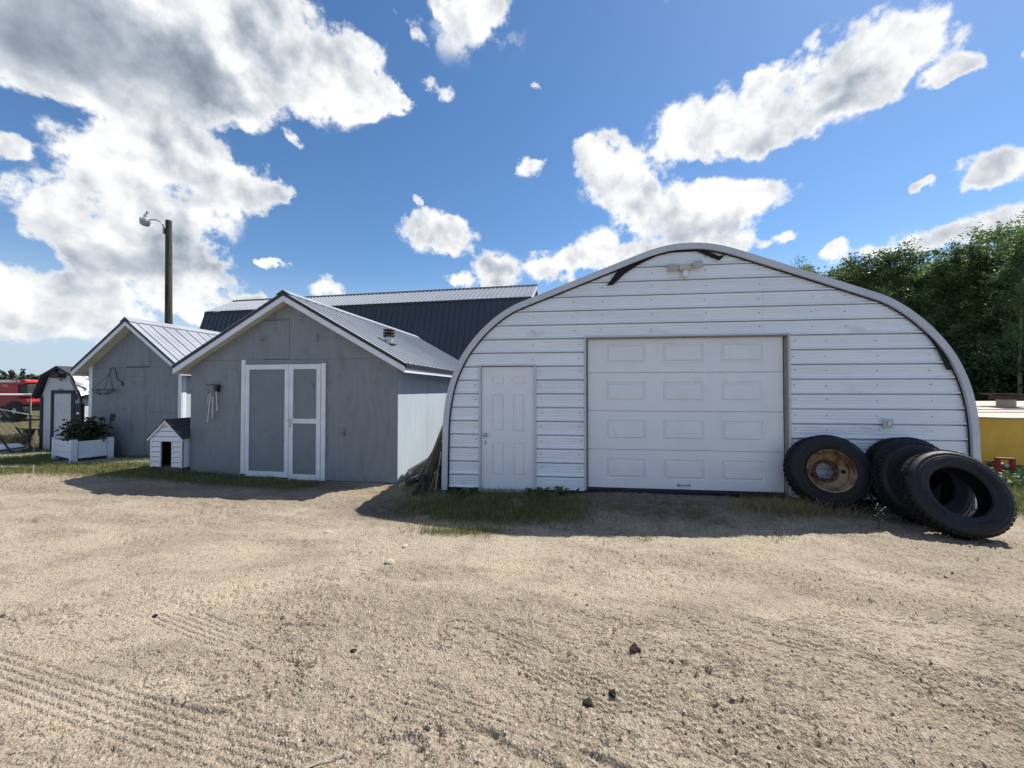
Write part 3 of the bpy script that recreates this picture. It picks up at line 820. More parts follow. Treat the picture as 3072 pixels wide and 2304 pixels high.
# roof shell: corrugated sheet running back
b = MB(); outer = offset_line(ARCH[::2] + [ARCH[-1]], -.012); n = len(outer)
ysl = [.10 + .14 * i for i in range(66)]
V = []
for i, y in enumerate(ysl):
    off = offset_line(outer, -.03 if i % 2 else .0)
    V += [(u, y, z) for u, z in off]
b.add(V, [(i * n + j, i * n + j + 1, (i + 1) * n + j + 1, (i + 1) * n + j) for i in range(len(ysl) - 1) for j in range(n - 1)])
b.build('roof_shell', roof_light, QUON)
b = MB(); b.prism(offset_line(ARCH[::3] + [ARCH[-1]], .05), ysl[-1] - .2, ysl[-1] - .15); b.build('rear_wall', white_metal, QUON)
# ribbed siding, one piece per course
PITCH, Z0 = .2225, -.050
def prof(zb):
    gap = .021 if zb < 2.3 else .013
    return [(0, .05), (.001, -.020), (.006, -.026), (.016, -.026), (.040, -.002), (.076, -.001), (.080, -.012), (.090, -.012), (.094, -.001), (.116, -.001), (.120, -.011), (.128, -.011), (.132, -.001), (.156, -.001), (.160, -.012), (.170, -.012), (.174, -.001), (.2222 - gap, 0), (.2222 - gap + .001, .05), (.2222, .05)]
GAR = (1.165, 4.225, 2.395)
MAN = (-.545, .395, 1.950)
courses = []
k = 0
while True:
    zb = Z0 + PITCH * k
    if zb > TOPZ - .03: break
    lo = [(None, None)]
    cuts = []
    if zb < MAN[2] - .05: cuts.append((MAN[0], MAN[1]))
    if zb < GAR[2] - .05: cuts.append((GAR[0], GAR[1]))
    elif zb < 3.2: cuts += [(1.055, 1.058), (3.85, 3.853)]
    edges = ['L'] + [c for cc in cuts for c in cc] + ['R']
    for a, c in zip(edges[0::2], edges[1::2]):
        b = MB(); V = []
        PROF = prof(zb)
        pr = [(dz, dy) for dz, dy in PROF if zb + dz < TOPZ]
        if len(pr) < 2: continue
        if len(pr) < len(PROF): pr.append((TOPZ - zb, 0))
        for dz, dy in pr:
            ua = left_u(zb + dz) if a == 'L' else a
            uc = 2 * UC - left_u(zb + dz) if c == 'R' else c
            V += [(ua, dy, zb + dz), (uc, dy, zb + dz)]
        n = len(pr)
        V += [(p[0], .058, p[2]) for p in V]
        Fq = [(2 * i, 2 * i + 1, 2 * i + 3, 2 * i + 2) for i in range(n - 1)]
        Fq += [(2 * n + 2 * i, 2 * n + 2 * i + 2, 2 * n + 2 * i + 3, 2 * n + 2 * i + 1) for i in range(n - 1)]
        Fq += [(0, 2 * n, 2 * n + 1, 1)]
        b.add(V, Fq)
        b.build('siding_panel', white_metal, QUON)
    courses.append(zb)
    k += 1
b = MB()
for zb in courses:
    cols = [-.60, .47, 1.10] if zb < 1.9 else [.35, 1.10] if zb < 2.35 else [.35, 1.00, 1.44, 2.22, 3.02, 3.80, 4.55, 5.0]
    if zb < 2.35: cols += [4.29, 4.73, 5.42, 6.12]
    for u in cols:
        z = zb + .125 + random.uniform(-.008, .008); u += random.uniform(-.015, .015)
        if u < left_u(z) + .12 or u > 2 * UC - left_u(z) - .12: continue
        if zb < 1.9 and -.56 < u < .41: continue
        M = Matrix.Translation((u, -.004, z)) @ Matrix.Rotation(R(90), 4, 'X')
        t = MB(); t.lathe([(0, .007), (.009, .006), (.011, .001), (.011, 0)], 8)
        b.add([tuple(M @ Vector(p)) for p in t.v], t.f)
o = b.build('screws', screw_metal, QUON); o['kind'] = 'stuff'
# black strip standing in for the shadow line between siding ends and trim
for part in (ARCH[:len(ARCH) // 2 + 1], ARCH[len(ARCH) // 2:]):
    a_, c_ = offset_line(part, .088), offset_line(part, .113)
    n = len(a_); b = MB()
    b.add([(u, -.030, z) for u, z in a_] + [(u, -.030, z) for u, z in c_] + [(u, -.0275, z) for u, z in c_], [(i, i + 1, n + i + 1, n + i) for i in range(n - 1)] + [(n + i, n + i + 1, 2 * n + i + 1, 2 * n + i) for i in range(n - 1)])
    b.build('gap_shade_strip', dark_gap, QUON)
# black wedges standing in for the shaded gaps under the arch
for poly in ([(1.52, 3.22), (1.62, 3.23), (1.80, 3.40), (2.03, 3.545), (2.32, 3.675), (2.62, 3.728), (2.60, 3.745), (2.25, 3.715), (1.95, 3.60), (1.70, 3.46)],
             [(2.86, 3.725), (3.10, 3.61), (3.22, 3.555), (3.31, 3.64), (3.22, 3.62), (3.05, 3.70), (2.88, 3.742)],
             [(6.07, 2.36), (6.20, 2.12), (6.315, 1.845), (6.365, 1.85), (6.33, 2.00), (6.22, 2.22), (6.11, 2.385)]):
    MB().prism(poly, -.044, -.0305).build('gap_shade_strip', dark_gap, QUON)
# overhead door: frame channel, four sections with pressed panels
for (x0, x1, z0, z1) in ((GAR[0] - .003, GAR[0] + .028, -.03, GAR[2]), (GAR[1] - .028, GAR[1] + .003, -.03, GAR[2]), (GAR[0] - .003, GAR[1] + .003, GAR[2] + .0015, GAR[2] + .030)):
    MB().box(x0, x1, -.032, .03, z0, z1, .003).build('door_channel', trim_metal, QUON)
for (x0, x1, z0, z1) in ((GAR[0] + .03, GAR[0] + .050, -.03, GAR[2] - .022), (GAR[1] - .050, GAR[1] - .03, -.03, GAR[2] - .03), (GAR[0] + .03, GAR[1] - .03, GAR[2] - .020, GAR[2] - .001)):
    MB().box(x0, x1, -.005, .10, z0, z1).build('door_jamb', brown_seal, QUON)
def pressed(u0, u1, z0, z1, y, d=.007, bw=.028):
    """pressed panel: sunk moulding round a raised field"""
    b = MB()
    rings = [(0, -.0008), (bw * .35, d * .9), (bw * .65, d * .9), (bw, -d * .35), (bw * 1.25, -d * .35)]
    V = []
    for s, dy in rings:
        V += [(u0 + s, y + dy, z0 + s), (u1 - s, y + dy, z0 + s), (u1 - s, y + dy, z1 - s), (u0 + s, y + dy, z1 - s)]
    Fq = [(4 * i + j, 4 * i + (j + 1) % 4, 4 * i + 4 + (j + 1) % 4, 4 * i + 4 + j) for i in range(len(rings) - 1) for j in range(4)]
    Fq.append(tuple(4 * (len(rings) - 1) + j for j in range(4)))
    return b.add(V, Fq)
def sheet_with_holes(u0, u1, z0, z1, y0, y1, holes):
    """flat leaf, front face cut where the pressed panels sit"""
    us = sorted({u0, u1} | {h[0] for h in holes} | {h[1] for h in holes}); zs = sorted({z0, z1} | {h[2] for h in holes} | {h[3] for h in holes})
    b = MB()
    for a, c in zip(us[:-1], us[1:]):
        for d, e in zip(zs[:-1], zs[1:]):
            mu, mz = (a + c) / 2, (d + e) / 2
            if any(h[0] < mu < h[1] and h[2] < mz < h[3] for h in holes): continue
            b.add([(a, y0, d), (c, y0, d), (c, y0, e), (a, y0, e)], [(0, 1, 2, 3)])
    b.add([(u0, y0, z0), (u1, y0, z0), (u1, y1, z0), (u0, y1, z0), (u0, y0, z1), (u1, y0, z1), (u1, y1, z1), (u0, y1, z1)], [(0, 3, 2, 1), (4, 5, 6, 7), (0, 4, 7, 3), (1, 2, 6, 5), (3, 7, 6, 2)])
    return b
for i in range(4):
    z0, z1 = .004 + .612 * i, .612 * (i + 1) - .002
    if i == 3: z1 = GAR[2] - .004
    holes = []
    for c in (1.825, 2.705, 3.575):
        holes.append((c - .305, c + .305, z0 + .150, min(z0 + .462, z1 - .05)))
    s = sheet_with_holes(GAR[0] + .064, GAR[1] - .064, z0, z1, .055, .095, holes).build('door_section', door_white, QUON)
    for h in holes: pressed(*h, .055, .020, .045).build('pressed_panel', door_white, s)
b = MB(); b.box(GAR[0] + .064, GAR[1] - .064, .04, .10, -.05, .002); b.build('bottom_seal', black_trim, QUON)
b = MB(); b.tube([(2.62, .05, .075), (2.62, .025, .075), (2.63, .018, .075), (2.77, .018, .075), (2.78, .025, .075), (2.78, .05, .075)], .009, 8); b.box(2.605, 2.64, .048, .056, .055, .095); b.box(2.76, 2.795, .048, .056, .055, .095); b.build('door_handle', chrome, QUON, True)
# walk-in door
for (x0, x1, z0, z1) in ((MAN[0] - .003, MAN[0] + .032, -.14, MAN[2]), (MAN[1] - .032, MAN[1] + .003, -.14, MAN[2]), (MAN[0] - .003, MAN[1] + .003, MAN[2] + .0015, MAN[2] + .028)):
    MB().box(x0, x1, -.032, .03, z0, z1, .003).build('door_channel', trim_metal, QUON)
du0, du1, dz0, dz1 = MAN[0] + .036, MAN[1] - .036, -.065, MAN[2] - .01
W, Hh = du1 - du0, dz1 - dz0
holes = []
for (a, c) in ((.20, .43), (.605, .825)):
    for (d, e) in ((.85, .925), (.47, .775), (.11, .375)):
        holes.append((du0 + a * W, du0 + c * W, dz0 + d * Hh, dz0 + e * Hh))
s = sheet_with_holes(du0, du1, dz0, dz1, .012, .055, holes).build('walk_in_door', door_white, QUON)
for h in holes: pressed(*h, .012, .014, .030).build('pressed_panel', door_white, s)
b = MB(); M = Matrix.Translation((du0 + .07, .012, .82)) @ Matrix.Rotation(R(90), 4, 'X')
t = MB(); t.lathe([(0, 0), (.034, 0), (.034, .008), (.016, .014), (.014, .032), (.026, .042), (.030, .055), (.024, .068), (0, .072)], 20)
b.add([tuple(M @ Vector(p)) for p in t.v], t.f); b.build('door_knob', chrome, s, True)
MB().box(du0 + .063, du0 + .075, .004, .0125, .66, .715, .002).build('lock_plate', screw_metal, s)
MB().box(MAN[0] - .02, MAN[1] + .02, -.06, .06, -.16, -.075, .01).build('door_sill', concrete, QUON)
# motion floodlight under the peak
def place(o, parent):            # fixed on a wall but a thing of its own: same frame, top level
    o.location = parent.location; o.rotation_euler = parent.rotation_euler
FL = thing('floodlight', 'beige twin-head motion floodlight under the peak of the arched building', 'floodlight')
place(FL, QUON)
fz, fu = 3.46, 2.70
MB().box(fu - .09, fu + .09, -.075, -.0235, fz - .045, fz + .045, .01).build('housing', beige_plastic, FL)
for s_, tilt in ((-1, R(4)), (1, R(-8))):
    M = Matrix.Translation((fu + s_ * .185, -.085, fz + (.03 if s_ > 0 else -.005))) @ Matrix.Rotation(s_ * R(14), 4, 'Z') @ Matrix.Rotation(tilt, 4, 'Y')
    h = MB().box(-.072, .072, -.03, .035, -.05, .05, .008, M).build('lamp_head', beige_plastic, FL)
    MB().box(-.060, .060, -.034, -.0305, -.038, .038, 0, M).build('lens', glass_lens, h)
MB().tube([(fu - .16, -.06, fz), (fu + .16, -.06, fz + .01)], .014, 8).build('arm', beige_plastic, FL)
t = MB(); t.box(fu - .035, fu + .035, -.12, -.03, fz - .155, fz - .06, .012); t.build('sensor', white_gloss, FL)
MB().tube([(fu - .03, -.05, fz - .15), (fu + .02, -.06, fz - .19), (fu + .06, -.03, fz - .20)], .006, 6).build('wire', beige_plastic, FL)
# outlet box on the siding right of the overhead door
OB = thing('outlet_box', 'small grey weatherproof outlet box on the white siding above the tyres', 'outlet box'); place(OB, QUON)
MB().box(5.46, 5.575, -.075, -.0235, 1.015, 1.135, .008).build('box', lamp_grey, OB)
MB().box(5.475, 5.555, -.083, -.0765, 1.035, 1.115, .003).build('cover', glass_lens, OB)
MB().box(5.497, 5.533, -.087, -.0835, 1.050, 1.100, .001).build('receptacle', white_gloss, OB)

# ------------------------------------------------------------------ gabled sheds
def roof_sheet(x0, z0, x1, z1, y0, y1, step, rib, mt, name, parent, flat=0.35):
    """ribbed roofing sheet between eave (x0,z0) and ridge (x1,z1), ribs running down the slope"""
    nx, nz = -(z1 - z0), (x1 - x0)
    l = math.hypot(nx, nz); nx, nz = nx / l, nz / l
    if nz < 0: nx, nz = -nx, -nz
    ys, hs = [y0], [0]
    y = y0 + step * .5
    while y < y1 - .03:
        ys += [y - .018, y - .008, y + .008, y + .018]; hs += [0, rib, rib, 0]
        m = y + step * .5
        if flat and m < y1 - .05:
            ys += [m - .010, m, m + .010]; hs += [0, rib * flat, 0]
        y += step
    ys.append(y1); hs.append(0)
    V, n = [], len(ys)
    for yy, h in zip(ys, hs):
        V += [(x0 + nx * h, yy, z0 + nz * h), (x1 + nx * h, yy, z1 + nz * h)]
    V += [(a - nx * .012, yy, c - nz * .012) for (a, yy, c) in V[:]]
    o = 2 * n
    Fq = [(2 * i, 2 * i + 1, 2 * i + 3, 2 * i + 2) for i in range(n - 1)] + [(o + 2 * i, o + 2 * i + 2, o + 2 * i + 3, o + 2 * i + 1) for i in range(n - 1)]
    Fq += [(2 * i, 2 * i + 2, o + 2 * i + 2, o + 2 * i) for i in range(n - 1)] + [(0, o, o + 1, 1), (2 * n - 2, 2 * n - 1, o + 2 * n - 1, o + 2 * n - 2)]
    return MB().add(V, Fq).build(name, mt, parent)
def gable_roof(T, xl, xr, ez, pz, y0, y1, step, fascia=.105, drip=.055):
    """white fascia, black drip edge and ribbed sheets; ez/pz are the sheet heights at eave and ridge"""
    xm = (xl + xr) / 2
    for xe, s in ((xl, -1), (xr, 1)):
        k = (pz - ez) / abs(xm - xe)
        roof_sheet(xe + s * .03, ez - .03 * k, xm, pz, y0 - .03, y1 + .03, step, .020, roof_light, 'roof_panel', T)
        # rake board, drip edge above it, soffit, eave board
        for nm, d0, d1, mt, yy0, yy1 in (('drip_edge', .014, .014 + drip, black_trim, y0 - .034, y0 - .003), ('rake_board', .016 + drip, .016 + drip + fascia, white_wood, y0 - .022, y0),
                                         ('rake_board', .016 + drip, .016 + drip + fascia, white_wood, y1, y1 + .022)):
            poly = [(xe, ez - d0), (xm - s * .0008, pz - d0), (xm - s * .0008, pz - d1), (xe, ez - d1)]
            MB().prism(poly, yy0, yy1).build(nm, mt, T)
        poly = [(xe - s * .03, ez - .05 - drip), (xm - s * .001, pz - .06 - drip), (xm - s * .001, pz - .085 - drip), (xe - s * .03, ez - .075 - drip)]
        MB().prism(poly, y0 + .001, y1 - .001).build('soffit', cream_wood, T)
        a, c = sorted((xe - s * .022, xe))
        MB().box(a, c, y0 + .001, y1 - .001, ez - .016 - drip - fascia, ez - .012 - drip).build('eave_board', white_wood, T)
        a, c = sorted((xe - s * .004, xe + s * .026))
        MB().box(a, c, y0 - .002, y1, ez - .016 - drip - .02, ez - .016).build('eave_drip', black_trim, T)
    k = (pz - ez) / abs(xm - xl)
    cap = [(xm - .14, pz - .14 * k + .030), (xm, pz + .034), (xm + .14, pz - .14 * k + .030), (xm + .14, pz - .14 * k + .018), (xm, pz + .020), (xm - .14, pz - .14 * k + .018)]
    MB().prism(cap, y0 - .034, y1 + .03).build('ridge_cap', roof_light, T)
    MB().prism([(xm - .13, pz - .13 * k + .012), (xm, pz + .016), (xm + .13, pz - .13 * k + .012), (xm, pz - .05)], y0 - .040, y0 - .0345).build('ridge_end', black_trim, T)

# the large grey shed
S1 = thing('gable_shed', 'large grey gabled shed with white-framed double doors and a metal roof', 'shed', (-2.03, 6.85, -.06), -math.atan(.16))
W1, D1, E1, P1 = 4.30, 5.6, 2.10, 3.42
k1 = (P1 - E1) / (W1 / 2 + .21)
def top1(x):       # underside of the roof at local x
    return P1 - .10 - k1 * abs(x + W1 / 2)
def ply(T, pts, mt=plywood, y0=-.008, y1=-.0005, name='plywood_panel'):
    return MB().prism(pts, y0, y1).build(name, mt, T)
g = .0022
q1 = (2.19 - top1(0)) / k1          # where the sheet joint meets the roof line
ply(S1, [(-W1, -.03), (-W1, top1(-W1)), (-W1 + q1, 2.19 - g), (-3.16, 2.19 - g), (-3.16, -.03)])
ply(S1, [(-1.39, -.03), (-1.39, 2.19 - g), (-q1, 2.19 - g), (0, top1(0)), (0, -.03)])
ply(S1, [(-3.16 + g, 2.06), (-3.16 + g, 2.19 - g), (-1.39 - g, 2.19 - g), (-1.39 - g, 2.06)])
HX0, HX1, HZ0, HZ1 = -2.70, -2.16, 2.20, 2.95
ply(S1, [(-W1 + q1 + .01, 2.19 + g), (HX0 - g, top1(HX0 - g)), (HX0 - g, 2.19 + g)])
ply(S1, [(HX1 + g, 2.19 + g), (HX1 + g, top1(HX1 + g)), (-q1 - .01, 2.19 + g)])
ply(S1, [(HX0 + g, HZ1 + g), (HX0 + g, top1(HX0 + g)), (HX1 - g, top1(HX1 - g)), (HX1 - g, HZ1 + g)])
o = ply(S1, [(HX0 + g, HZ0), (HX0 + g, HZ1 - g), (HX1 - g, HZ1 - g), (HX1 - g, HZ0)], plywood, -.013, -.002, 'gable_hatch'); o['label'] = 'grey plywood hatch high in the gable'
MB().box(HX0, HX1 - .02, -.017, -.0135, HZ1 - .022, HZ1 - .014).build('hatch_rail', black_trim, S1)
MB().prism([(-W1 + .004, -.04), (-W1 + .004, top1(-W1) - .01), (-W1 / 2, top1(-W1 / 2) - .01), (-.004, top1(0) - .01), (-.004, -.04)], 0, .02).build('front_frame', dark_wood, S1)
for i in range(4):        # right side wall in upright sheets, left and rear walls plain
    y0, y1 = .004 + i * D1 / 4, (i + 1) * D1 / 4 - .002
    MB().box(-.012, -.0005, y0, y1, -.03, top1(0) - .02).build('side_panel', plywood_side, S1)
    MB().box(-W1 + .0005, -W1 + .012, y0, y1, -.03, top1(0) - .02).build('side_panel', plywood, S1)
MB().prism([(-W1 + .02, -.03), (-W1 + .02, top1(-W1) - .01), (-W1 / 2, top1(-W1 / 2) - .01), (-.02, top1(0) - .01), (-.02, -.03)], D1 - .02, D1).build('rear_wall', plywood, S1)
gable_roof(S1, -W1 - .21, .21, E1, P1, -.17, D1 + .2, .23)
# double doors
def framed_door(T, x0, x1, z0, z1, rails, st=.085, drop=0.0):
    """stiles and rails in white, grey panel set back"""
    d = MB().box(x0 + .01, x1 - .01, -.022, -.012, z0 + .01 , z1 - .01).build('door_panel', grey_panel, T)
    def board(a, b_, c, e, lift=0.0):
        MB().box(a, b_, -.042 - lift, -.0225, c, e, .003).build('door_board', white_wood, d)
    board(x0, x0 + st, z0, z1); board(x1 - st, x1, z0, z1)
    board(x0 + st + .001, x1 - st - .001, z1 - .095, z1 - .002); board(x0 + st + .001, x1 - st - .001, z0, z0 + .10)
    for r in rails: board(x0 + st + .001, x1 - st - .001, r - .045, r + .045, -.001)
    return d
dl = framed_door(S1, -3.062, -2.142, -.005, 2.10, [])
dr = framed_door(S1, -2.135, -1.490, -.035, 2.10, [1.045])
MB().box(-3.150, -3.068, -.040, -.009, .035, 2.19, .003).build('door_post', white_wood, S1)
MB().box(-1.480, -1.395, -.040, -.009, -.04, 2.112, .003).build('door_post', white_wood, S1)
for x, z in ((-3.065, 1.86), (-3.065, .98), (-3.065, .16), (-1.486, 1.80), (-1.486, 1.0), (-1.486, .20)):
    b = MB(); b.box(x - .05, x + .05, -.047, -.0425, z - .008, z + .008); b.tube([(x, -.046, z - .045), (x, -.046, z + .045)], .007, 8); b.build('hinge', white_wood, dl if x < -2 else dr)
b = MB(); b.box(-2.20, -2.09, -.048, -.0425, 1.05, 1.062); b.box(-2.115, -2.085, -.054, -.0425, .93, 1.09, .003); b.tube([(-2.10, -.054, .94), (-2.10, -.085, .96), (-2.10, -.085, 1.04), (-2.10, -.054, 1.06)], .006, 6); b.build('latch', chrome, dr)
MB().box(-3.2, -1.36, -.03, .0, -.10, -.045).build('door_sill', dark_wood, S1)
MB().box(-W1 + .01, -.01, .004, .10, -.16, -.032).build('skid', dark_wood, S1)
# chimney
cxx, cyy = -.62, .88
cz = P1 - k1 * abs(cxx + W1 / 2)
CH = MB(); CH.lathe([(.0, .0), (.085, 0), (.085, .20), (.0, .20)], 18); ch = CH.build('chimney', galv, S1, True, 40)
ch.location = (cxx, cyy, cz - .03)
t = MB(); t.lathe([(0, 0), (.10, .0), (.115, .02), (.115, .05), (.10, .05), (.10, .02)], 18, a0=.2); t.lathe([(.085, .075), (.118, .075), (.118, .10), (.085, .10)], 18); t.lathe([(0, .135), (.12, .135), (.115, .155), (0, .17)], 18)
for a in range(4): t.box(.085 * math.cos(a * 1.57) - .006, .085 * math.cos(a * 1.57) + .006, .085 * math.sin(a * 1.57) - .006, .085 * math.sin(a * 1.57) + .006, .02, .14)
o = t.build('chimney_cap', dark_rust, ch); o.location = (0, 0, .16)
t = MB(); t.lathe([(0, 0), (.13, 0), (.16, -.02), (0, -.06)], 18); o = t.build('flashing', dark_rust, ch); o.location = (0, 0, .03)
for hx, hz, ang in ((-2.74, 2.56, 30), (-1.585, 2.58, 0)):
    b = MB()
    if ang: b.tube([(hx, -.008, hz), (hx, -.06, hz + .01), (hx + .06, -.07, hz + .02), (hx + .10, -.06, hz + .06)], .012, 6)
    else: b.box(hx - .018, hx + .018, -.03, -.0085, hz - .07, hz + .06, .005)
    b.build('wall_hook', plywood, S1)
OC = thing('outlet_cover', 'round grey outlet cover on the shed wall right of the double doors', 'outlet box'); place(OC, S1)
t = MB(); t.lathe([(0, .05), (.04, .048), (.055, .03), (.058, .0)], 20); M = Matrix.Translation((-1.06, -.009, .87)) @ Matrix.Rotation(R(90), 4, 'X')
b = MB(); b.add([tuple(M @ Vector(p)) for p in t.v], t.f); b.build('cover', plywood, OC, True)
MB().box(-1.115, -1.005, -.018, -.0085, .80, .94, .005).build('back_plate', plywood, OC)
MB().box(-1.10, -1.02, -.055, -.03, .795, .83, .006).build('lip', plywood, OC)
# wind chime
WC = thing('wind_chime', 'wind chime with a black bracket and four silver tubes on the large grey shed', 'wind chime'); place(WC, S1)
b = MB(); b.box(-3.855, -3.60, -.10, -.070, 1.715, 1.730); b.prism([(-3.70, 1.714), (-3.615, 1.714), (-3.650, 1.58), (-3.672, 1.58)], -.10, -.008); b.build('bracket', black_trim, WC)
for (x0, z0, x1, z1, r) in ((-3.825, 1.54, -3.825, 1.32, .007), (-3.765, 1.55, -3.825, 1.00, .013), (-3.715, 1.50, -3.72, 1.07, .012), (-3.645, 1.60, -3.620, 1.22, .012)):
    t_ = MB().tube([(x0, -.085, z0), (x1, -.085, z1)], r, 10).build('chime_tube', galv, WC, True, 40)
    MB().tube([(x0, -.085, z0 + .001), (x0 + .01, -.085, 1.714)], .0018, 4).build('string', black_trim, t_)

# the smaller grey shed
S2 = thing('small_gable_shed', 'smaller grey gabled shed with a flush door and steep metal roof', 'shed', (-7.89, 9.20, -.08), -math.atan(.16))
W2, D2, E2, P2 = 2.68, 4.2, 2.16, 3.36
k2 = (P2 - E2) / (W2 / 2 + .24)
def top2(x): return P2 - .10 - k2 * abs(x + W2 / 2)
MB().prism([(-W2 + .004, -.1), (-W2 + .004, top2(-W2) - .01), (-W2 / 2, top2(-W2 / 2) - .01), (-.004, top2(0) - .01), (-.004, -.1)], 0, .02).build('front_frame', dark_wood, S2)
DX0, DX1, DZ0, DZ1 = -1.655, -1.025, .14, 1.965
HX0, HX1, HZ0, HZ1 = -1.585, -.92, 2.215, 2.83
seam = 2.20
for pts in ([(-W2, -.02), (-W2, 1.10 - g), (DX0 - g, 1.10 - g), (DX0 - g, -.02)], [(-W2, 1.10 + g), (-W2, 2.19 - g), (DX0 - g, 2.19 - g), (DX0 - g, 1.10 + g)],
            [(DX1 + g, -.02), (DX1 + g, 1.10 - g), (0, 1.10 - g), (0, -.02)], [(DX1 + g, 1.10 + g), (DX1 + g, 2.19 - g), (0, 2.19 - g), (0, 1.10 + g)],
            [(DX0, -.02), (DX0, DZ0 - g), (DX1, DZ0 - g), (DX1, -.02)], [(DX0, DZ1 + g), (DX0, 2.19 - g), (DX1, 2.19 - g), (DX1, DZ1 + g)],
            [(-W2, 2.19 + g), (-W2, top2(-W2)), (HX0 - g, top2(HX0 - g)), (HX0 - g, 2.19 + g)],
            [(HX1 + g, 2.19 + g), (HX1 + g, top2(HX1 + g)), (0, top2(0)), (0, 2.19 + g)],
            [(HX0, HZ1 + g), (HX0, top2(HX0)), (-W2 / 2, top2(-W2 / 2)), (HX1, top2(HX1)), (HX1, HZ1 + g)]):
    ply(S2, pts)
o = ply(S2, [(HX0 + g, HZ0), (HX0 + g, HZ1), (HX1 - g, HZ1), (HX1 - g, HZ0)], plywood, -.014, -.002, 'gable_hatch')
for x, z in ((HX0, HZ1 - .14), (HX0, HZ0 + .05), (HX1, HZ1 - .14), (HX1, HZ0 + .08)):
    MB().box(x - .05, x + .03, -.022, -.0145, z - .02, z + .02, .003).build('hatch_hinge', plywood, o)
o = ply(S2, [(DX0 + g, DZ0 + g), (DX0 + g, DZ1 - g), (DX1 - g, DZ1 - g), (DX1 - g, DZ0 + g)], plywood, -.013, -.002, 'plank_door')
MB().box(DX0 - .05, DX0 + .06, -.022, -.0135, 1.16, 1.175).build('latch', black_trim, o)
MB().box(-W2 - .02, -W2 + .075, -.028, .0, -.05, top2(-W2) + .0).build('corner_board', white_wood, S2)
MB().box(-.075, .018, -.028, -.0085, -.05, top2(0) - .02).build('corner_board', white_wood, S2)
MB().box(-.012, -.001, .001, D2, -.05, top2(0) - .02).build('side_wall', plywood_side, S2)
MB().box(.0, .018, .002, .09, -.05, top2(0) - .02).build('corner_board', white_wood, S2)
MB().box(-W2 + .001, -W2 + .012, .001, D2, -.05, top2(0) - .02).build('side_wall', plywood, S2)
MB().prism([(-W2 + .02, -.05), (-W2 + .02, top2(-W2) - .01), (-W2 / 2, top2(-W2 / 2) - .01), (-.02, top2(0) - .01), (-.02, -.05)], D2 - .02, D2 - .001).build('rear_wall', plywood, S2)
gable_roof(S2, -W2 - .24, .24, E2, P2, -.22, D2 + .2, .30)
# crook hook and wire basket
HK = thing('crook_hook', 'black iron crook hook on the smaller grey shed', 'hook'); place(HK, S2)
b = MB(); hp = [(-1.69, -.02, 1.80), (-1.71, -.05, 1.85), (-1.79, -.07, 1.93), (-1.79, -.09, 2.08)] + [(-1.875 + .085 * math.cos(a), -.10, 2.10 + .085 * math.sin(a)) for a in np.linspace(.2, 2.9, 9)] + [(-1.96, -.10, 2.06), (-1.975, -.10, 2.035)]
b.tube(hp, .010, 6); b.box(-1.725, -1.675, -.025, -.0085, 1.74, 1.83, .004); b.build('crook', black_trim, HK, True)
BK = thing('wire_basket', 'empty round wire hanging basket below the crook hook on the smaller grey shed', 'hanging basket'); place(BK, S2)
bc = Vector((-1.955, -.23, 1.66))
for zz, rr in ((0.0, .205), (-.035, .202), (-.09, .135)):
    MB().tube([bc + Vector((rr * math.cos(a), rr * .9 * math.sin(a), zz)) for a in np.linspace(0, 2 * math.pi, 25)], .007, 5, False).build('hoop', black_trim, BK)
for a in np.linspace(0, 2 * math.pi, 7)[:-1]:
    MB().tube([bc + Vector((.205 * math.cos(a) * math.cos(q), .185 * math.sin(a) * math.cos(q), -.135 * math.sin(q))) for q in np.linspace(0, 1.57, 7)], .006, 5, False).build('rib_wire', black_trim, BK)
for a in (.3, 2.4, 4.5):
    MB().tube([bc + Vector((.205 * math.cos(a), .185 * math.sin(a), 0)), (-1.972, -.10, 2.04)], .005, 5).build('chain', black_trim, BK)

# the barn-shaped white shed
S3 = thing('gambrel_shed', 'small worn white barn-roofed shed with black trim at the far left', 'shed', (-12.6, 11.2, -.22), -math.atan(.16))
XM3 = -.63
outl = [(-1.36, -.1), (-1.36, 1.60), (-1.13, 2.16), (XM3, 2.41), (-.13, 2.16), (.10, 1.60), (.10, -.1)]
MB().prism(outl, 0, .03).build('front_board', osb_white, S3)
MB().prism(outl, 2.1, 2.13).build('rear_board', osb_white, S3)
for x in (-1.36, .07): MB().box(x, x + .03, .031, 2.099, -.1, 1.58).build('side_board', osb_white, S3)
rp = [(-1.52, 1.60), (-1.17, 2.235), (XM3, 2.485), (-.09, 2.235), (.26, 1.60)]
for (a, c) in zip(rp[:-1], rp[1:]):
    nx, nz = -(c[1] - a[1]), c[0] - a[0]; l = math.hypot(nx, nz); nx, nz = nx / l * .03, nz / l * .03
    MB().prism([a, c, (c[0] - nx, c[1] - nz), (a[0] - nx, a[1] - nz)], -.14, 2.25).build('roof_slab', shingle, S3)
    MB().prism([(a[0] - nx * 1.05, a[1] - nz * 1.05), (c[0] - nx * 1.05, c[1] - nz * 1.05), (c[0] - nx * 2.7, c[1] - nz * 2.7), (a[0] - nx * 2.7, a[1] - nz * 2.7)], -.12, -.001).build('rake_trim', black_wood, S3)
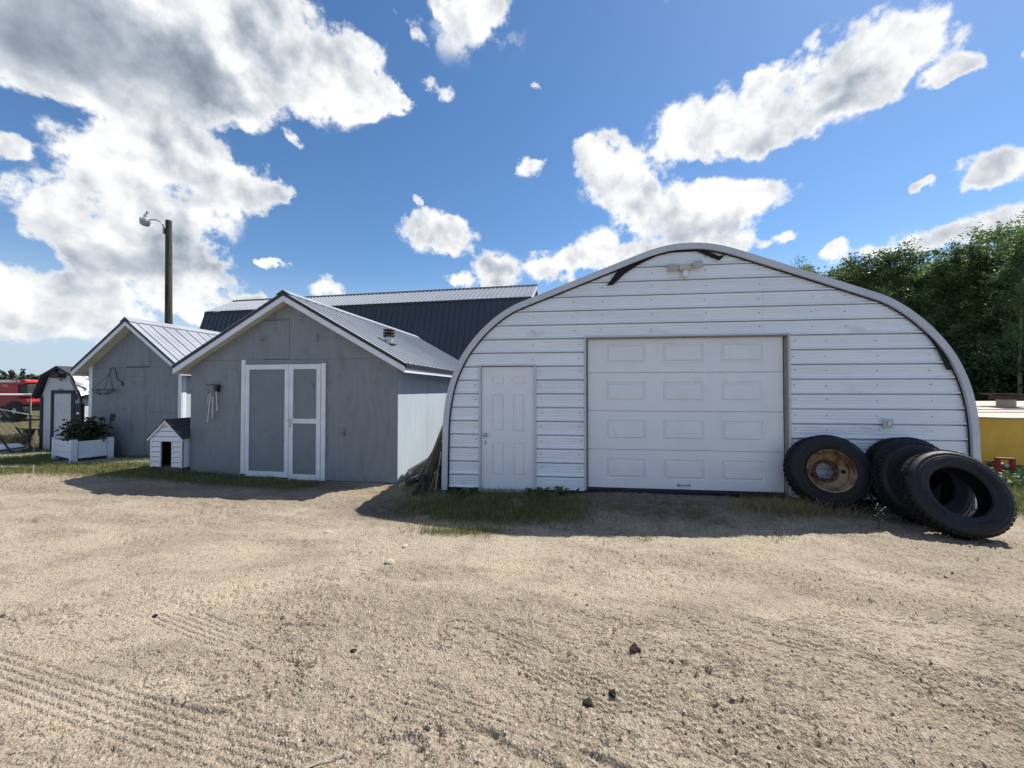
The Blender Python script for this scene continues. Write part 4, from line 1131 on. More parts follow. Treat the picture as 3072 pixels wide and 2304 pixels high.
# crumpled foil patch over the right roof slope
fv, ff = [], []
for i in range(9):
    for j in range(15):
        t, s_ = i / 8, j / 14
        fv.append((-.085 + .36 * t + .02 * random.uniform(-1, 1), -.13 + 2.2 * s_, 2.25 - .62 * t + .035 * random.uniform(-1, 1)))
ff = [(i * 15 + j, i * 15 + j + 1, i * 15 + j + 16, i * 15 + j + 15) for i in range(8) for j in range(14)]
foil = mat('wrinkled_foil', (0.34, 0.34, 0.35), 0.35, 0.7, 0.2, 10)
MB().add(fv, ff).build('foil_cover', foil, S3)
for (x0, x1, z0, z1) in ((-1.385, -1.30, -.12, 1.60), (.05, .125, -.12, 1.60), (-.985, -.88, -.05, 1.775), (-.25, -.135, -.05, 1.775), (-.879, -.251, 1.675, 1.775)):
    MB().box(x0, x1, -.03, -.0005, z0, z1, .003).build('trim_board', black_wood, S3)
MB().box(-.878, -.252, -.015, -.0008, -.02, 1.673).build('door_leaf', osb_white, S3)
for x in (-.66, -.55): MB().tube([(x, -.03, 1.78), (x, -.05, 1.79), (x + .02, -.05, 1.83)], .008, 5).build('hook', black_trim, S3)
BH = thing('birdhouse', 'dark wooden birdhouse under the peak of the white barn-roofed shed', 'birdhouse'); place(BH, S3)
t = MB(); t.prism([(-.80, 2.13), (-.80, 2.25), (-.64, 2.31), (-.48, 2.25), (-.48, 2.13)], -.17, -.125); t.box(-.80, -.48, -.125, -.0005, 2.13, 2.25); t.build('body', dark_wood, BH)
MB().prism([(-.83, 2.255), (-.64, 2.325), (-.45, 2.255), (-.64, 2.310)], -.20, -.121).build('lid', black_wood, BH)
MB().tube([(-.56, -.06, 2.10), (-.56, -.06, 2.05)], .02, 6).build('peg', black_wood, BH)
CB = thing('hanging_cable', 'thin dark cable hanging down the white barn-roofed shed', 'cable'); place(CB, S3)
MB().tube([(-.13, -.14, 2.1), (-.06, -.10, 1.9), (-.04, -.05, 1.66), (-.03, -.04, 1.50), (.02, -.04, 1.3), (.09, -.04, 1.16)], .009, 5).build('wire', black_trim, CB)
MB().box(-.075, -.01, -.06, -.032, 1.50, 1.66).build('plug', black_trim, CB)

# ------------------------------------------------------------------ barn behind
BARN = thing('gambrel_barn', 'long barn behind the sheds with a dark lower roof and pale upper roof', 'barn', (1.28, 19.85, -.3), -math.atan(.195))
LB, zr, zk, ze = 18.6, 7.3, 6.3, 3.3
yk, ye = 1.80, 2.75
for s in (-1, 1):
    # sheets run down the slope; built along x by turning the profile
    def sheet(ya, za, yb, zb_, mt, nm, step, rib):
        ny, nz = (zb_ - za), -(yb - ya); l = math.hypot(ny, nz); ny, nz = ny / l, nz / l
        if nz < 0: ny, nz = -ny, -nz
        xs, hs = [-LB], [0]; x = -LB + step * .5
        while x < -.02:
            xs += [x - .022, x - .010, x + .010, x + .022]; hs += [0, rib, rib, 0]; x += step
        xs.append(0); hs.append(0)
        V = []
        for xx, h in zip(xs, hs): V += [(xx, ya + ny * h, za + nz * h), (xx, yb + ny * h, zb_ + nz * h)]
        n = len(xs); V += [(p[0], p[1] - ny * .02, p[2] - nz * .02) for p in V]
        o_ = 2 * n
        Fq = [(2 * i, 2 * i + 1, 2 * i + 3, 2 * i + 2) for i in range(n - 1)] + [(o_ + 2 * i, o_ + 2 * i + 2, o_ + 2 * i + 3, o_ + 2 * i + 1) for i in range(n - 1)]
        Fq += [(2 * i, 2 * i + 2, o_ + 2 * i + 2, o_ + 2 * i) for i in range(n - 1)] + [(0, o_, o_ + 1, 1), (2 * n - 2, 2 * n - 1, o_ + 2 * n - 1, o_ + 2 * n - 2)]
        return MB().add(V, Fq).build(nm, mt, BARN)
    sheet(s * (yk + .06), zk - .035, 0, zr, roof_barn, 'upper_roof', .23, .025)
    sheet(s * ye, ze, s * yk, zk - .05, roof_dark, 'lower_roof', .30, .028)
    MB().box(-LB + .3, -.6, min(s * (yk - .02), s * (yk + .05)), max(s * (yk - .02), s * (yk + .05)), zk - .16, zk - .075).build('knee_trim', black_trim, BARN)
    MB().box(-LB + .5, -.6, min(s * 2.5, s * 2.6), max(s * 2.5, s * 2.6), 0, ze + .4).build('side_wall', roof_dark, BARN)
    for xe in (-LB, 0):
        x0 = xe - .012; x1 = xe + .03
        MB().prism([(s * (yk + .06), zk - .09), (0, zr - .055), (0, zr - .20), (s * (yk + .06), zk - .235)], x0, x1, 'x').build('rake_board', trim_metal, BARN)
for xe in (-LB + .5, -.6):
    MB().prism([(-2.55, 0), (-2.55, ze + .3), (-yk + .05, zk - .2), (0, zr - .12), (yk - .05, zk - .2), (2.55, ze + .3), (2.55, 0)], xe - .03, xe + .03, 'x').build('end_wall', roof_dark, BARN)
MB().prism([(-.2, zr - .085), (0, zr + .045), (.2, zr - .085), (0, zr + .02)], -LB - .02, .03, 'x').build('ridge_cap', black_trim, BARN)

# ------------------------------------------------------------------ yard light pole
PL = thing('yard_light_pole', 'tall dark wooden pole with a yard light, behind the smaller grey shed', 'light pole', (-11.68, 13.0, -.3))
b = MB(); pts = [(.10 - .10 * t, 0, 7.62 * t) for t in np.linspace(0, 1, 12)]
b.tube(pts, [.120 - .032 * t for t in np.linspace(0, 1, 12)], 14); b.build('pole', pole_wood, PL, True, 50)
b = MB(); b.tube([(-.11, -.05, 7.25), (-.13, -.05, 7.42), (-.22, -.06, 7.55), (-.36, -.06, 7.62), (-.52, -.06, 7.63), (-.60, -.06, 7.63)], .022, 8); b.box(-.13, -.085, -.09, -.01, 7.15, 7.35); b.build('arm', galv, PL, True, 40)
b = MB(); b.lathe([(0, .16), (.055, .15), (.07, .08), (.08, .0), (.15, -.03), (.155, -.10), (.11, -.11)], 16); o = b.build('lamp_head', lamp_grey, PL, True, 40); o.location = (-.72, -.06, 7.67); o.rotation_euler = (0, R(12), 0)
b = MB(); b.lathe([(.145, -.10), (.135, -.20), (.09, -.25), (0, -.26)], 16); g_ = b.build('refractor', glass_lens, o, True)
b = MB(); b.lathe([(0, .24), (.03, .235), (.035, .16), (.05, .15)], 12); b.build('photocell', black_trim, o, True)

# ------------------------------------------------------------------ dog house
DH = thing('dog_house', 'small white dog house with lap siding and a dark shingle roof beside the grey shed', 'dog house', (-7.03, 7.52, -.01), -math.atan(.16))
dw, dd = .71, .90
MB().box(0.03, dw - .03, .03, dd, -.03, .075).build('skid', bare_wood, DH)
prow = [(.055, .075)]
zz = .09; rows = []
while zz < .98:
    z1 = min(zz + .086, .98)
    def hx(z): return max(0, (z - .66)) * (dw / 2 + .02) / .34
    def piece(x0, x1):
        b = MB(); xa0, xa1 = max(x0, hx(zz) + .015), min(x1, dw - hx(zz) - .015); xb0, xb1 = max(x0, hx(z1) + .015), min(x1, dw - hx(z1) - .015)
        if xa1 - xa0 < .03: return
        xb1 = max(xb1, xb0 + .004)
        b.add([(xa0, -.026, zz), (xa1, -.026, zz), (xb1, -.003, z1), (xb0, -.003, z1), (xa0, 0, zz), (xa1, 0, zz)], [(0, 1, 2, 3), (0, 4, 5, 1), (0, 3, 4), (1, 5, 2)]).build('lap_board', vinyl, DH)
    if zz < .52: piece(.03, .235); piece(.485, dw - .03)
    else: piece(.03, dw - .03)
    zz += .098
b = MB()
for poly in ([(0, .075), (0, .66), (.235, .66), (.235, .075)], [(.485, .075), (.485, .66), (dw, .66), (dw, .075)], [(.235, .57), (.235, .66), (.485, .66), (.485, .57)], [(0, .66), (dw / 2, .97), (dw, .66)]):
    b.prism(poly, .001, .02)
b.build('front_wall', dark_wood, DH)  # dark colour stands in for shade in the gaps between lap boards
for x in (0, dw - .02):
    MB().box(x, x + .02, .021, dd, .075, .66).build('side_wall', vinyl, DH)
    MB().box(*((x + .0205, x + .026) if x == 0 else (x - .006, x - .0005)), .022, dd - .022, .101, .655).build('shade_lining', dark_wood, DH)  # dark lining and lintel stand in for the shade inside
MB().box(.03, dw - .03, .0205, .03, .60, .655).build('shade_lintel', dark_wood, DH)
MB().box(.021, dw - .021, dd - .02, dd - .001, .075, .66).build('rear_wall', dark_wood, DH)  # rear wall and floor coloured dark as the interior's shade
MB().box(.021, dw - .021, .021, dd - .021, .076, .10).build('floor', dark_wood, DH)
for x in (-.008, dw - .030): MB().box(x, x + .038, -.022, -.0005, .075, .655, .003).build('corner_trim', vinyl, DH)
for (x0, x1, z0, z1) in ((.215, .237, .09, .575), (.483, .505, .09, .575), (.215, .505, .576, .597)): MB().box(x0, x1, -.024, -.0005, z0, z1, .002).build('opening_trim', vinyl, DH)
for s in (-1, 1):
    xe = dw / 2 + s * (dw / 2 + .045)
    MB().prism([(xe, .625), (dw / 2, .985), (dw / 2, 1.005), (xe, .648)], -.05, dd + .04).build('roof_deck', bare_wood, DH)
    MB().prism([(xe, .622), (dw / 2, .982), (dw / 2, .945), (xe, .585)], -.048, -.025).build('rake_trim', vinyl, DH)
    nrow = 5
    for i in range(nrow):
        t0, t1 = i / nrow, (i + 1) / nrow + .03
        for j in range(5):
            y0 = -.055 + j * (dd + .10) / 5 + (.07 if i % 2 else 0); y1 = min(y0 + (dd + .10) / 5 - .006, dd + .045)
            P = lambda t, l: (xe + (dw / 2 - xe) * min(t, 1), .650 + .357 * min(t, 1) + l)
            a0, a1 = P(t0, .012), P(t1, .004)
            MB().prism([a0, a1, (a1[0], a1[1] - .003), (a0[0], a0[1] - .006)], y0, y1).build('shingle', shingle, DH)

# ------------------------------------------------------------------ planter
PB = thing('planter_box', 'white wooden planter box with panelled sides in front of the smaller grey shed', 'planter', (-9.76, 8.55, g1(-9.6, 8.6) - .01), R(-27))
L1, L2, PH = 1.18, .66, .50
b = MB(); b.box(-L1 + .02, -.02, .02, L2 - .02, .06, .10); b.build('base_board', black_wood, PB)
for i in range(3): MB().box(-L1 + .10, -.10, -.002, .02, .10 + i * .128, .10 + i * .128 + .122, .005).build('side_slat', white_wood, PB)
for i in range(3): MB().box(-L1 + .10, -.10, L2 - .02, L2 + .002, .10 + i * .128, .10 + i * .128 + .122, .005).build('side_slat', white_wood, PB)
for x in (-.012, -L1 - .012):
    MB().box(x, x + .012, .10, L2 - .10, .10, .48).build('end_panel', white_wood, PB)
    for (z0, z1) in ((.10, .175), (.41, .482)): MB().box(x + (.0125 if x > -1 else -.0125), x + (.0245 if x > -1 else -.0005), .10, L2 - .10, z0, z1, .002).build('end_rail', white_wood, PB)
for x in (-.095, -L1 - .015):
    for y in (-.02, L2 - .09): MB().box(x, x + .11, y, y + .11, 0, PH + .02, .006).build('corner_post', white_wood, PB)
MB().box(-L1 + .01, -.01, .022, L2 - .022, .38, .44).build('soil', soil, PB)
def leaf_cloud(n, box, size, mt, name, parent=None, dens=None, up=.3):
    """n leaf quads in a box (x0,x1,y0,y1,z0,z1) thinned towards the outside"""
    lo = np.array(box[0::2]); hi = np.array(box[1::2])
    p = lo + (hi - lo) * (0.5 + rng.normal(size=(n, 3)) * .22).clip(0, 1)
    return leaf_quads(p, size, mt, name, parent, up)
def leaf_quads(p, size, mt, name, parent=None, up=.3):
    n = len(p)
    d = rng.normal(size=(n, 3)); d[:, 2] = d[:, 2] * .6 - up; d /= np.linalg.norm(d, axis=1)[:, None]
    e = np.cross(d, rng.normal(size=(n, 3))); e /= np.linalg.norm(e, axis=1)[:, None]
    s = (size * (.6 + .8 * rng.random(n)))[:, None]
    V = np.stack([p, p + d * s * .5 + e * s * .32, p + d * s, p + d * s * .5 - e * s * .32], 1).reshape(-1, 3)
    F = np.arange(4 * n).reshape(-1, 4)
    return np_mesh(name, V, F, mt, parent)
PP = thing('planter_plants', 'dark bushy leafy plants growing in the white planter box', 'plant', (-9.76, 8.55, g1(-9.6, 8.6)), R(-27))
leaf_cloud(800, (-.80, .05, -.0, .66, .38, .98), .085, leaf_dark, 'foliage', PP)
leaf_cloud(230, (-1.2, -.45, .0, .6, .42, .86), .08, leaf_dark, 'foliage', PP)
b = MB()
for i in range(36):
    x, y = random.uniform(-1.1, -.1), random.uniform(.1, .58)
    b.tube([(x, y, .40), (x + random.uniform(-.08, .08), y, .62), (x + random.uniform(-.18, .18), y - .05, random.uniform(.7, .98))], .006, 4)
o = b.build('stems', leaf_dark, PP); o['kind'] = 'stuff'
DP = thing('dark_post', 'dark upright post with a pale tag behind the planter', 'post', (-10.95, 9.75, -.1), R(-9))
MB().box(-.10, .10, -.04, .04, 0, 1.32, .006).build('post', black_wood, DP)
MB().box(-.03, .05, -.045, -.0405, 1.05, 1.10).build('tag', white_gloss, DP)
GT = thing('garden_tool', 'dark long-handled garden tool stuck in the planter', 'garden tool', (-9.42, 8.98, .36))
MB().tube([(-.10, 0, 0), (.06, .02, .50)], .014, 6).build('handle', dark_wood, GT)
MB().box(-.05, .05, -.02, .02, 0, .17, .008, Matrix.Translation((.06, .02, .48)) @ Matrix.Rotation(R(15), 4, 'Y')).build('head', black_wood, GT)
SL = MB(); SL.box(-10.2, -7.75, 8.55, 9.12, -.14, g1(-9, 8.8) + .025, .01)
o = SL.build('concrete_path', concrete); tag(o, kind='structure')
o = MB().box(-14.6, -11.4, 10.1, 10.75, -.4, g1(-13, 10.4) + .035, .01).build('concrete_pad', concrete); tag(o, kind='structure')
BL = thing('paving_slab', 'pale flat paving slab in the shaded lawn at the far left', 'slab', (-10.9, 8.05, g1(-10.9, 8.05) - .02), R(3))
MB().box(-.75, .75, -.14, .14, 0, .05, .008).build('slab', concrete, BL)
ST = thing('garden_stake', 'short thin wooden stake standing in the sunlit lawn', 'stake', (-9.0, 7.25, g1(-9, 7.25)))
MB().tube([(0, 0, -.05), (.01, 0, .13)], [.012, .009], 6).build('stake', pale_log, ST)

# ------------------------------------------------------------------ chain-link fence and what stands behind it
post_grey = mat('dull_steel_post', (0.11, 0.115, 0.12), 0.6, 0.2, 0.2, 8)
FN = thing('chain_link_fence', 'chain-link fence with a white top rail beside the white barn-roofed shed', 'fence', (-14.1, 11.55, -.28), R(4))
for x in (-.32, -2.9, -5.5):
    MB().tube([(x, 0, -.1), (x, 0, 1.72)], .024, 8).build('post', post_grey, FN, True)
MB().tube([(-7, 0, 1.70), (.25, 0, 1.70)], .028, 8).build('top_rail', white_gloss, FN, True)
MB().tube([(-2.9, .03, 1.62), (.18, .03, .98)], .018, 8).build('brace', galv, FN, True)
b = MB(); zt = 1.68
for i in range(-24, 110):
    x0 = -7.0 + i * .068
    for s in (1, -1):
        a = (x0 if s > 0 else x0, 0); 
        xa, za = x0, .02; xb = x0 + s * 1.66; zb = zt
        if xb > .22: t_ = (.22 - xa) / (xb - xa); xb, zb = .22, za + (zb - za) * t_
        if xb < -7: t_ = (-7 - xa) / (xb - xa); xb, zb = -7, za + (zb - za) * t_
        if xa > .22 or xa < -7 or zb <= za + .02: continue
        b.tube([(xa, -.034, za), (xb, -.034, zb)], .0042, 3, False)
o = b.build('wire_mesh', post_grey, FN); o['kind'] = 'stuff'
CM = thing('combine_harvester', 'red combine harvester with a white stripe and dark rear grille in the far field', 'combine', (-36.25, 30.2, -.75), R(2))
def rounded(x0, x1, z0, z1, r, n=6):
    out = []
    for cx, cz, a0 in ((x1 - r, z0 + r, -90), (x1 - r, z1 - r, 0)):
        out += [(cx + r * math.cos(R(a0 + 90 * i / n)), cz + r * math.sin(R(a0 + 90 * i / n))) for i in range(n + 1)]
    return [(x0, z0)] + out + [(x0, z1)]
MB().prism(rounded(-6, -.62, 1.72, 2.85, .12), -1.5, 1.5).build('body', red_paint, CM)
MB().prism(rounded(-6, .0, 2.72, 3.10, .22), -1.56, 1.56).build('top_hood', red_paint, CM)
MB().prism([(-6, 2.88), (-6, 3.06), (-1.05, 3.06), (-.85, 2.88)], -1.57, -1.5605).build('stripe', white_gloss, CM)
for x in (-.78, -.52): MB().prism([(x, 2.88), (x - .15, 3.06), (x - .02, 3.06), (x + .13, 2.88)], -1.57, -1.5605).build('stripe', white_gloss, CM)
MB().box(-.62, -.02, -1.45, 1.45, 1.95, 2.72, .04).build('rear_grille', grille, CM)
MB().prism([(-6, 1.15), (-1.2, 1.12), (-.2, 1.22), (.0, 1.42), (-.05, 1.62), (-.65, 1.715), (-6, 1.715)], -1.45, 1.45).build('rear_hood', red_paint, CM)
for x in (-.9, -4.6):
    for y in (-1.35, 1.35):
        w_ = MB(); w_.lathe([(.25, -.22), (.62, -.25), (.74, -.18), (.74, .18), (.62, .25), (.25, .22)], 24, True); o = w_.build('tyre', rubber, CM, True, 40); o.rotation_euler = (R(90), 0, 0); o.location = (x, y, .74)
        w_ = MB(); w_.lathe([(0, -.08), (.26, -.08), (.27, .08), (0, .08)], 16); p_ = w_.build('hub', white_gloss, o)
MB().box(-5.4, -.6, -.9, .9, .7, 1.15).build('chassis', grille, CM)
tx = bpy.data.curves.new('number', 'FONT'); tx.body = '70'; tx.size = .30; tx.extrude = .004; tx.align_x = 'RIGHT'; tx.space_character = 1.15
to = bpy.data.objects.new('number_tmp', tx); COL.objects.link(to)
dg = bpy.context.evaluated_depsgraph_get(); me = bpy.data.meshes.new_from_object(to.evaluated_get(dg)); bpy.data.objects.remove(to)
me.materials.clear(); me.materials.append(white_gloss)
o = link('number', me, CM); o.location = (-1.38, -1.508, 2.56); o.rotation_euler = (R(90), 0, 0); o.scale = (1.35, .75, 1)
# bench, spool wheel, bale, jug behind the fence
BN = thing('wooden_bench', 'rough wooden plank bench beyond the chain-link fence', 'bench', (-14.75, 12.1, g1(-14.7, 12.1)), R(-6))
MB().box(-.62, .45, -.16, .16, .62, .67, .005).build('seat', bare_wood, BN)
for x in (-.5, .3): MB().prism([(x - .06, 0), (x - .02, .62), (x + .06, .62), (x + .04, 0)], -.12, .12).build('leg', bare_wood, BN)
SP = thing('old_tractor_tyre', 'old upright grey tractor tyre behind the wooden bench', 'tyre', (-14.9, 12.95, g1(-14.9, 12.9) + .62))
w_ = MB(); w_.lathe([(.32, -.26), (.58, -.28), (.64, -.18), (.66, 0), (.64, .18), (.58, .28), (.32, .26)], 32, True); o = w_.build('carcass', rubber, SP, True, 40); o.rotation_euler = (R(90), 0, R(48))
HB = thing('hay_bale', 'crumbling hay bale beside the fence at the far left', 'hay bale', (-14.75, 11.15, g1(-14.7, 11.1) - .02), R(12))
hv = MB()
for i in range(5):
    x = -.36 + i * .15; d = random.uniform(-.02, .02)
    hv.box(x, x + .145, -.26 + d, .26 + d, 0, .46 + random.uniform(-.05, .03), .03)
hv.build('flakes', hay, HB)
p = np.stack([-.36 + .75 * rng.random(600), -.30 + .6 * rng.random(600), .5 * rng.random(600)], 1)
o = leaf_quads(p, .11, straw_mat, 'loose_straw', HB, .0); o['kind'] = 'stuff'
JG = thing('white_jug', 'pale plastic jug lying by the corner of the white barn-roofed shed', 'jug', (-14.2, 10.95, g1(-14.2, 10.9) + .13), R(20))
t = MB(); t.lathe([(0, -.28), (.11, -.27), (.13, -.22), (.13, .12), (.09, .20), (.04, .24), (.04, .29), (0, .29)], 16); o = t.build('body', vinyl, JG, True, 50); o.rotation_euler = (0, R(90), 0)
PR = thing('leaning_bars', 'dark crossed iron bars leaning at the corner of the white barn-roofed shed', 'bars', (-13.95, 10.75, g1(-13.9, 10.7)))
for (a, c) in (((-.75, .2, .62), (.15, -.1, .02)), ((-.15, .2, .72), (.75, -.1, .10)), ((-.2, -.1, .10), (.5, -.1, .20))): MB().tube([a, c], .022, 6).build('bar', black_wood, PR)

# ------------------------------------------------------------------ tyres
def aim(o, n, spin=0.0):
    q = Vector((0, 0, 1)).rotation_difference(Vector(n).normalized())
    o.rotation_mode = 'XYZ'
    o.rotation_euler = (q @ Quaternion((0, 0, 1), spin)).to_euler()
TR = .511
def tyre_parts(T, hole, blocks, wide):
    """face towards +z, back at -wide; hub side sits at z=0"""
    w2 = wide / 2
    pr = [(hole, -.030), (hole + .012, -.010), (hole + .045, -.004), (hole + .055, .003), (hole + .085, .010), (hole + .105, .0125), (.392, .0135), (.396, .0095), (.404, .0095), (.408, .0125), (.416, .0115), (.419, .007), (.425, .006), (.440, .001), (.452, .004), (.466, -.004), (.482, -.020),
          (.490, -.034)]
    back = [(r, -wide - z) for r, z in reversed(pr)]
    tread = [(.492, -.040), (.494, -.055)] + [(.495, -.09), (.495, -wide + .09)] + [(.494, -wide + .055), (.492, -wide + .040)]
    inner = [(.462, -wide + .03), (.470, -w2), (.462, -.03), (.43, -.018), (hole + .05, -.020)]
    inner = [(hole + .05, -wide + .020), (.43, -wide + .018)] + inner
    c = MB(); c.lathe(pr + tread + back + inner, 84, True)
    body = c.build('carcass', rubber, T, True, 35)
    m = MB()
    n = blocks
    rows = ((-.040, -.088, 0), (-.093, -.128, .5), (-.133, -wide + .133, 0), (-wide + .128, -wide + .093, .5), (-wide + .088, -wide + .040, 0))
    for (za, zb, ph) in rows:
        for i in range(n):
            a0 = 2 * math.pi * (i + ph) / n; a1 = a0 + 2 * math.pi / n * .80
            sk = .02
            r0, r1 = .488, TR - .001
            V = []
            for rr, e in ((r0, 0), (r1, .0025)):
                for (a, z, sg) in ((a0 + e * 2, za - e, 0), (a1 - e * 2, za - e, 0), (a1 - e * 2 + sk, zb + e, 0), (a0 + e * 2 + sk, zb + e, 0)):
                    V.append((rr * math.cos(a), rr * math.sin(a), z))
            m.add(V, [(4, 5, 6, 7), (0, 1, 5, 4), (1, 2, 6, 5), (2, 3, 7, 6), (3, 0, 4, 7)])
    t = m.build('tread', rubber_tread, T); t['kind'] = 'stuff'
    return body
def sidewall_marks(T, spans, r=.36, seed=4):
    """worn raised lettering, too scuffed to read: small raised strokes round the sidewall"""
    rs = random.Random(seed); b = MB()
    for a0, a1, hgt in spans:
        a = a0
        while a < a1:
            w = rs.uniform(.018, .045); k = rs.choice((1, 2, 3))
            for j in range(k):
                c = a + w * (j + .5) / k; sk = rs.uniform(-.2, .5)
                M = Matrix.Rotation(c, 4, 'Z') @ Matrix.Translation((r, 0, .0105)) @ Matrix.Rotation(sk, 4, 'Z')
                b.box(-hgt / 2, hgt / 2, -.0028, .0028, -.003, .0028, 0, M)
            a += w + .022
    o = b.build('raised_marks', rubber, T); o['kind'] = 'stuff'
W1T = thing('truck_wheel', 'truck tyre on a rusty steel rim leaning beside the overhead door', 'wheel', (4.474, 5.405, .425))
aim(W1T, (-.26, -.945, .20), .4)
tyre_parts(W1T, .272, 44, .27)
c = MB(); c.lathe([(.300, .004), (.292, .016), (.280, .012), (.268, -.004), (.262, -.030), (.262, -.040), (.248, -.052), (.244, -.19), (.262, -.23), (.290, -.262), (.300, -.262), (.272, -.225), (.254, -.19), (.258, -.052), (.272, -.038)], 64, True)
rim = c.build('rim', rim_rust, W1T, True, 40)
# dished disc with bolt ring, two hand holes and an open centre
dz, nseg = -.165, 96
prof = [(.246, -.100), (.215, -.118), (.165, -.150), (.160, -.176), (.118, -.178), (.112, -.190)]
V, Fq = [], []
for kk in range(nseg):
    a = 2 * math.pi * kk / nseg
    V += [(r * math.cos(a), r * math.sin(a), z) for r, z in prof]
m_ = len(prof)
for kk in range(nseg):
    a = 2 * math.pi * (kk + .5) / nseg
    for i in range(m_ - 1):
        Fq.append((kk * m_ + i, ((kk + 1) % nseg) * m_ + i, ((kk + 1) % nseg) * m_ + i + 1, kk * m_ + i + 1))
d_ = MB().add(V, Fq).build('disc', rim_rust, rim, True, 40)
for a in (R(-38), R(160)):
    t = MB(); t.lathe([(0, .001), (.026, .001), (.029, -.001), (.029, -.02)], 20); o = t.build('hand_hole_shade', dark_gap, rim); o.location = (.198 * math.cos(a), .198 * math.sin(a), -.124); o.rotation_euler = (0, 0, a)
    o.rotation_euler = Euler((0, R(-28), a), 'XYZ'); o.rotation_euler = (Matrix.Rotation(a, 3, 'Z') @ Matrix.Rotation(R(-32), 3, 'Y')).to_euler()
t = MB(); t.lathe([(.112, -.1915), (.158, -.1775), (.158, -.174), (.112, -.1755)], 48, True); t.build('hub_ring', dark_rust, rim, True, 30)
for i in range(8):
    a = 2 * math.pi * i / 8 + .2
    t = MB(); t.lathe([(0, .012), (.008, .012), (.013, .004), (.013, 0)], 6); o = t.build('bolt', rim_rust, rim); o.location = (.137 * math.cos(a), .137 * math.sin(a), -.172)
TY = thing('loose_tyre', 'dark lug-tread truck tyre at the back of the three, against the siding', 'tyre', (5.50, 5.28, .405), group='loose truck tyres leaning in a row')
aim(TY, (-.20, -.965, .16), 0)
body = tyre_parts(TY, .285, 46, .25)
T2 = copy_tree(TY); T2['label'] = 'dusty truck tyre wedged in the middle of the three loose tyres'
T2.location = (5.29, 4.90, .385); aim(T2, (-.16, -.93, .30), 1.1)
T3 = copy_tree(TY); T3['label'] = 'large front loose tyre lying back with its open hole facing the yard'
T3.location = (5.232, 4.490, .385); aim(T3, (-.183, -.885, .429), 2.0)
sidewall_marks(T3, ((.9, 1.75, .048), (4.2, 4.9, .040), (2.6, 3.1, .022)), .362)
sidewall_marks(W1T, ((.5, 1.1, .03), (3.4, 4.1, .03)), .355, 9)
BR = thing('iron_bar', 'thin dark iron bar leaning on the siding between the wheel and the loose tyres', 'bar', (4.98, 5.35, -.13))
MB().tube([(.02, -.08, 0), (-.10, .30, .92)], .014, 6).build('bar', black_trim, BR)
B2 = thing('rusty_rod', 'thin rod leaning inside the front loose tyre', 'bar', (5.02, 4.98, -.13))
MB().tube([(0, 0, 0), (.12, .10, .50)], .011, 6).build('rod', dark_wood, B2)

# ------------------------------------------------------------------ poles and boards between shed and arched building
def log(name, label, a, c, r0, r1, mt, cat='pole', group='old poles piled beside the arched building', n=10):
    T = thing(name, label, cat, a, group=group)
    d = Vector(c) - Vector(a)
    MB().tube([(0, 0, 0), d * .35 + Vector((0, 0, .01)), d * .7, d], [r0, r0 * .97, (r0 + r1) / 2, r1], n).build('shaft', mt, T, True, 50)
    return T
log('long_pole', 'longest grey pole leaning steeply against the arched building', (-1.55, 6.55, -.12), (-1.18, 6.85, .96), .050, .045, bare_wood)
log('leaning_pole', 'dark leaning pole with a thick butt beside the longest pole', (-1.46, 6.42, -.10), (-1.17, 6.62, .66), .046, .045, dark_wood)
log('leaning_rail', 'sawn grey rail leaning behind the dark leaning pole', (-1.62, 6.62, .02), (-1.28, 6.75, .62), .040, .036, bare_wood)
log('bleached_pole', 'topmost sunlit bleached pole lying on the straw', (-1.80, 6.80, .12), (-1.02, 9.6, .42), .050, .045, pale_log)
log('fallen_pole', 'lower sunlit bleached pole half buried in straw', (-1.72, 6.62, .00), (-1.10, 8.8, .10), .055, .048, pale_log)
log('short_log', 'short dark round log end lying on the straw', (-1.78, 6.52, -.02), (-1.45, 6.9, .03), .055, .052, dark_wood)
log('crooked_post', 'dark crooked post propped lowest in the pole pile', (-1.60, 6.20, -.14), (-1.30, 6.62, .34), .038, .034, dark_wood)
log('stub_post', 'black stub post standing in front of the pole pile', (-1.43, 6.18, -.15), (-1.45, 6.32, .17), .036, .040, black_wood)
log('thin_branch', 'thin pale branch standing upright among the piled poles', (-1.27, 6.40, -.10), (-1.20, 6.52, .52), .012, .008, pale_log)
log('grey_branch', 'thin grey branch leaning right of the black stub post', (-1.36, 6.36, -.12), (-1.22, 6.45, .30), .014, .010, bare_wood)
for i, (x, y, z, r) in enumerate(((-1.32, 6.62, .02, .10), (-1.24, 6.72, .14, .10), (-1.30, 6.78, .26, .09), (-1.20, 6.58, -.02, .09))):
    T = thing('split_log', ('split grey log at the bottom left of the woodpile', 'split grey log in the middle of the woodpile', 'topmost split grey log of the woodpile', 'split grey log at the bottom right of the woodpile')[i], 'log', (x, y, z), group='split logs behind the poles')
    b = MB(); b.tube([(0, 0, 0), (.10, .45, .05)], [r, r * .9], 7); b.build('log', (bare_wood, dark_wood)[i % 2], T)

# ------------------------------------------------------------------ yellow trailer at the right
YT = thing('yellow_trailer', 'yellow steel trailer box with a cream top beyond the arched building', 'trailer', (10.02, 7.80, -.08), R(-4))
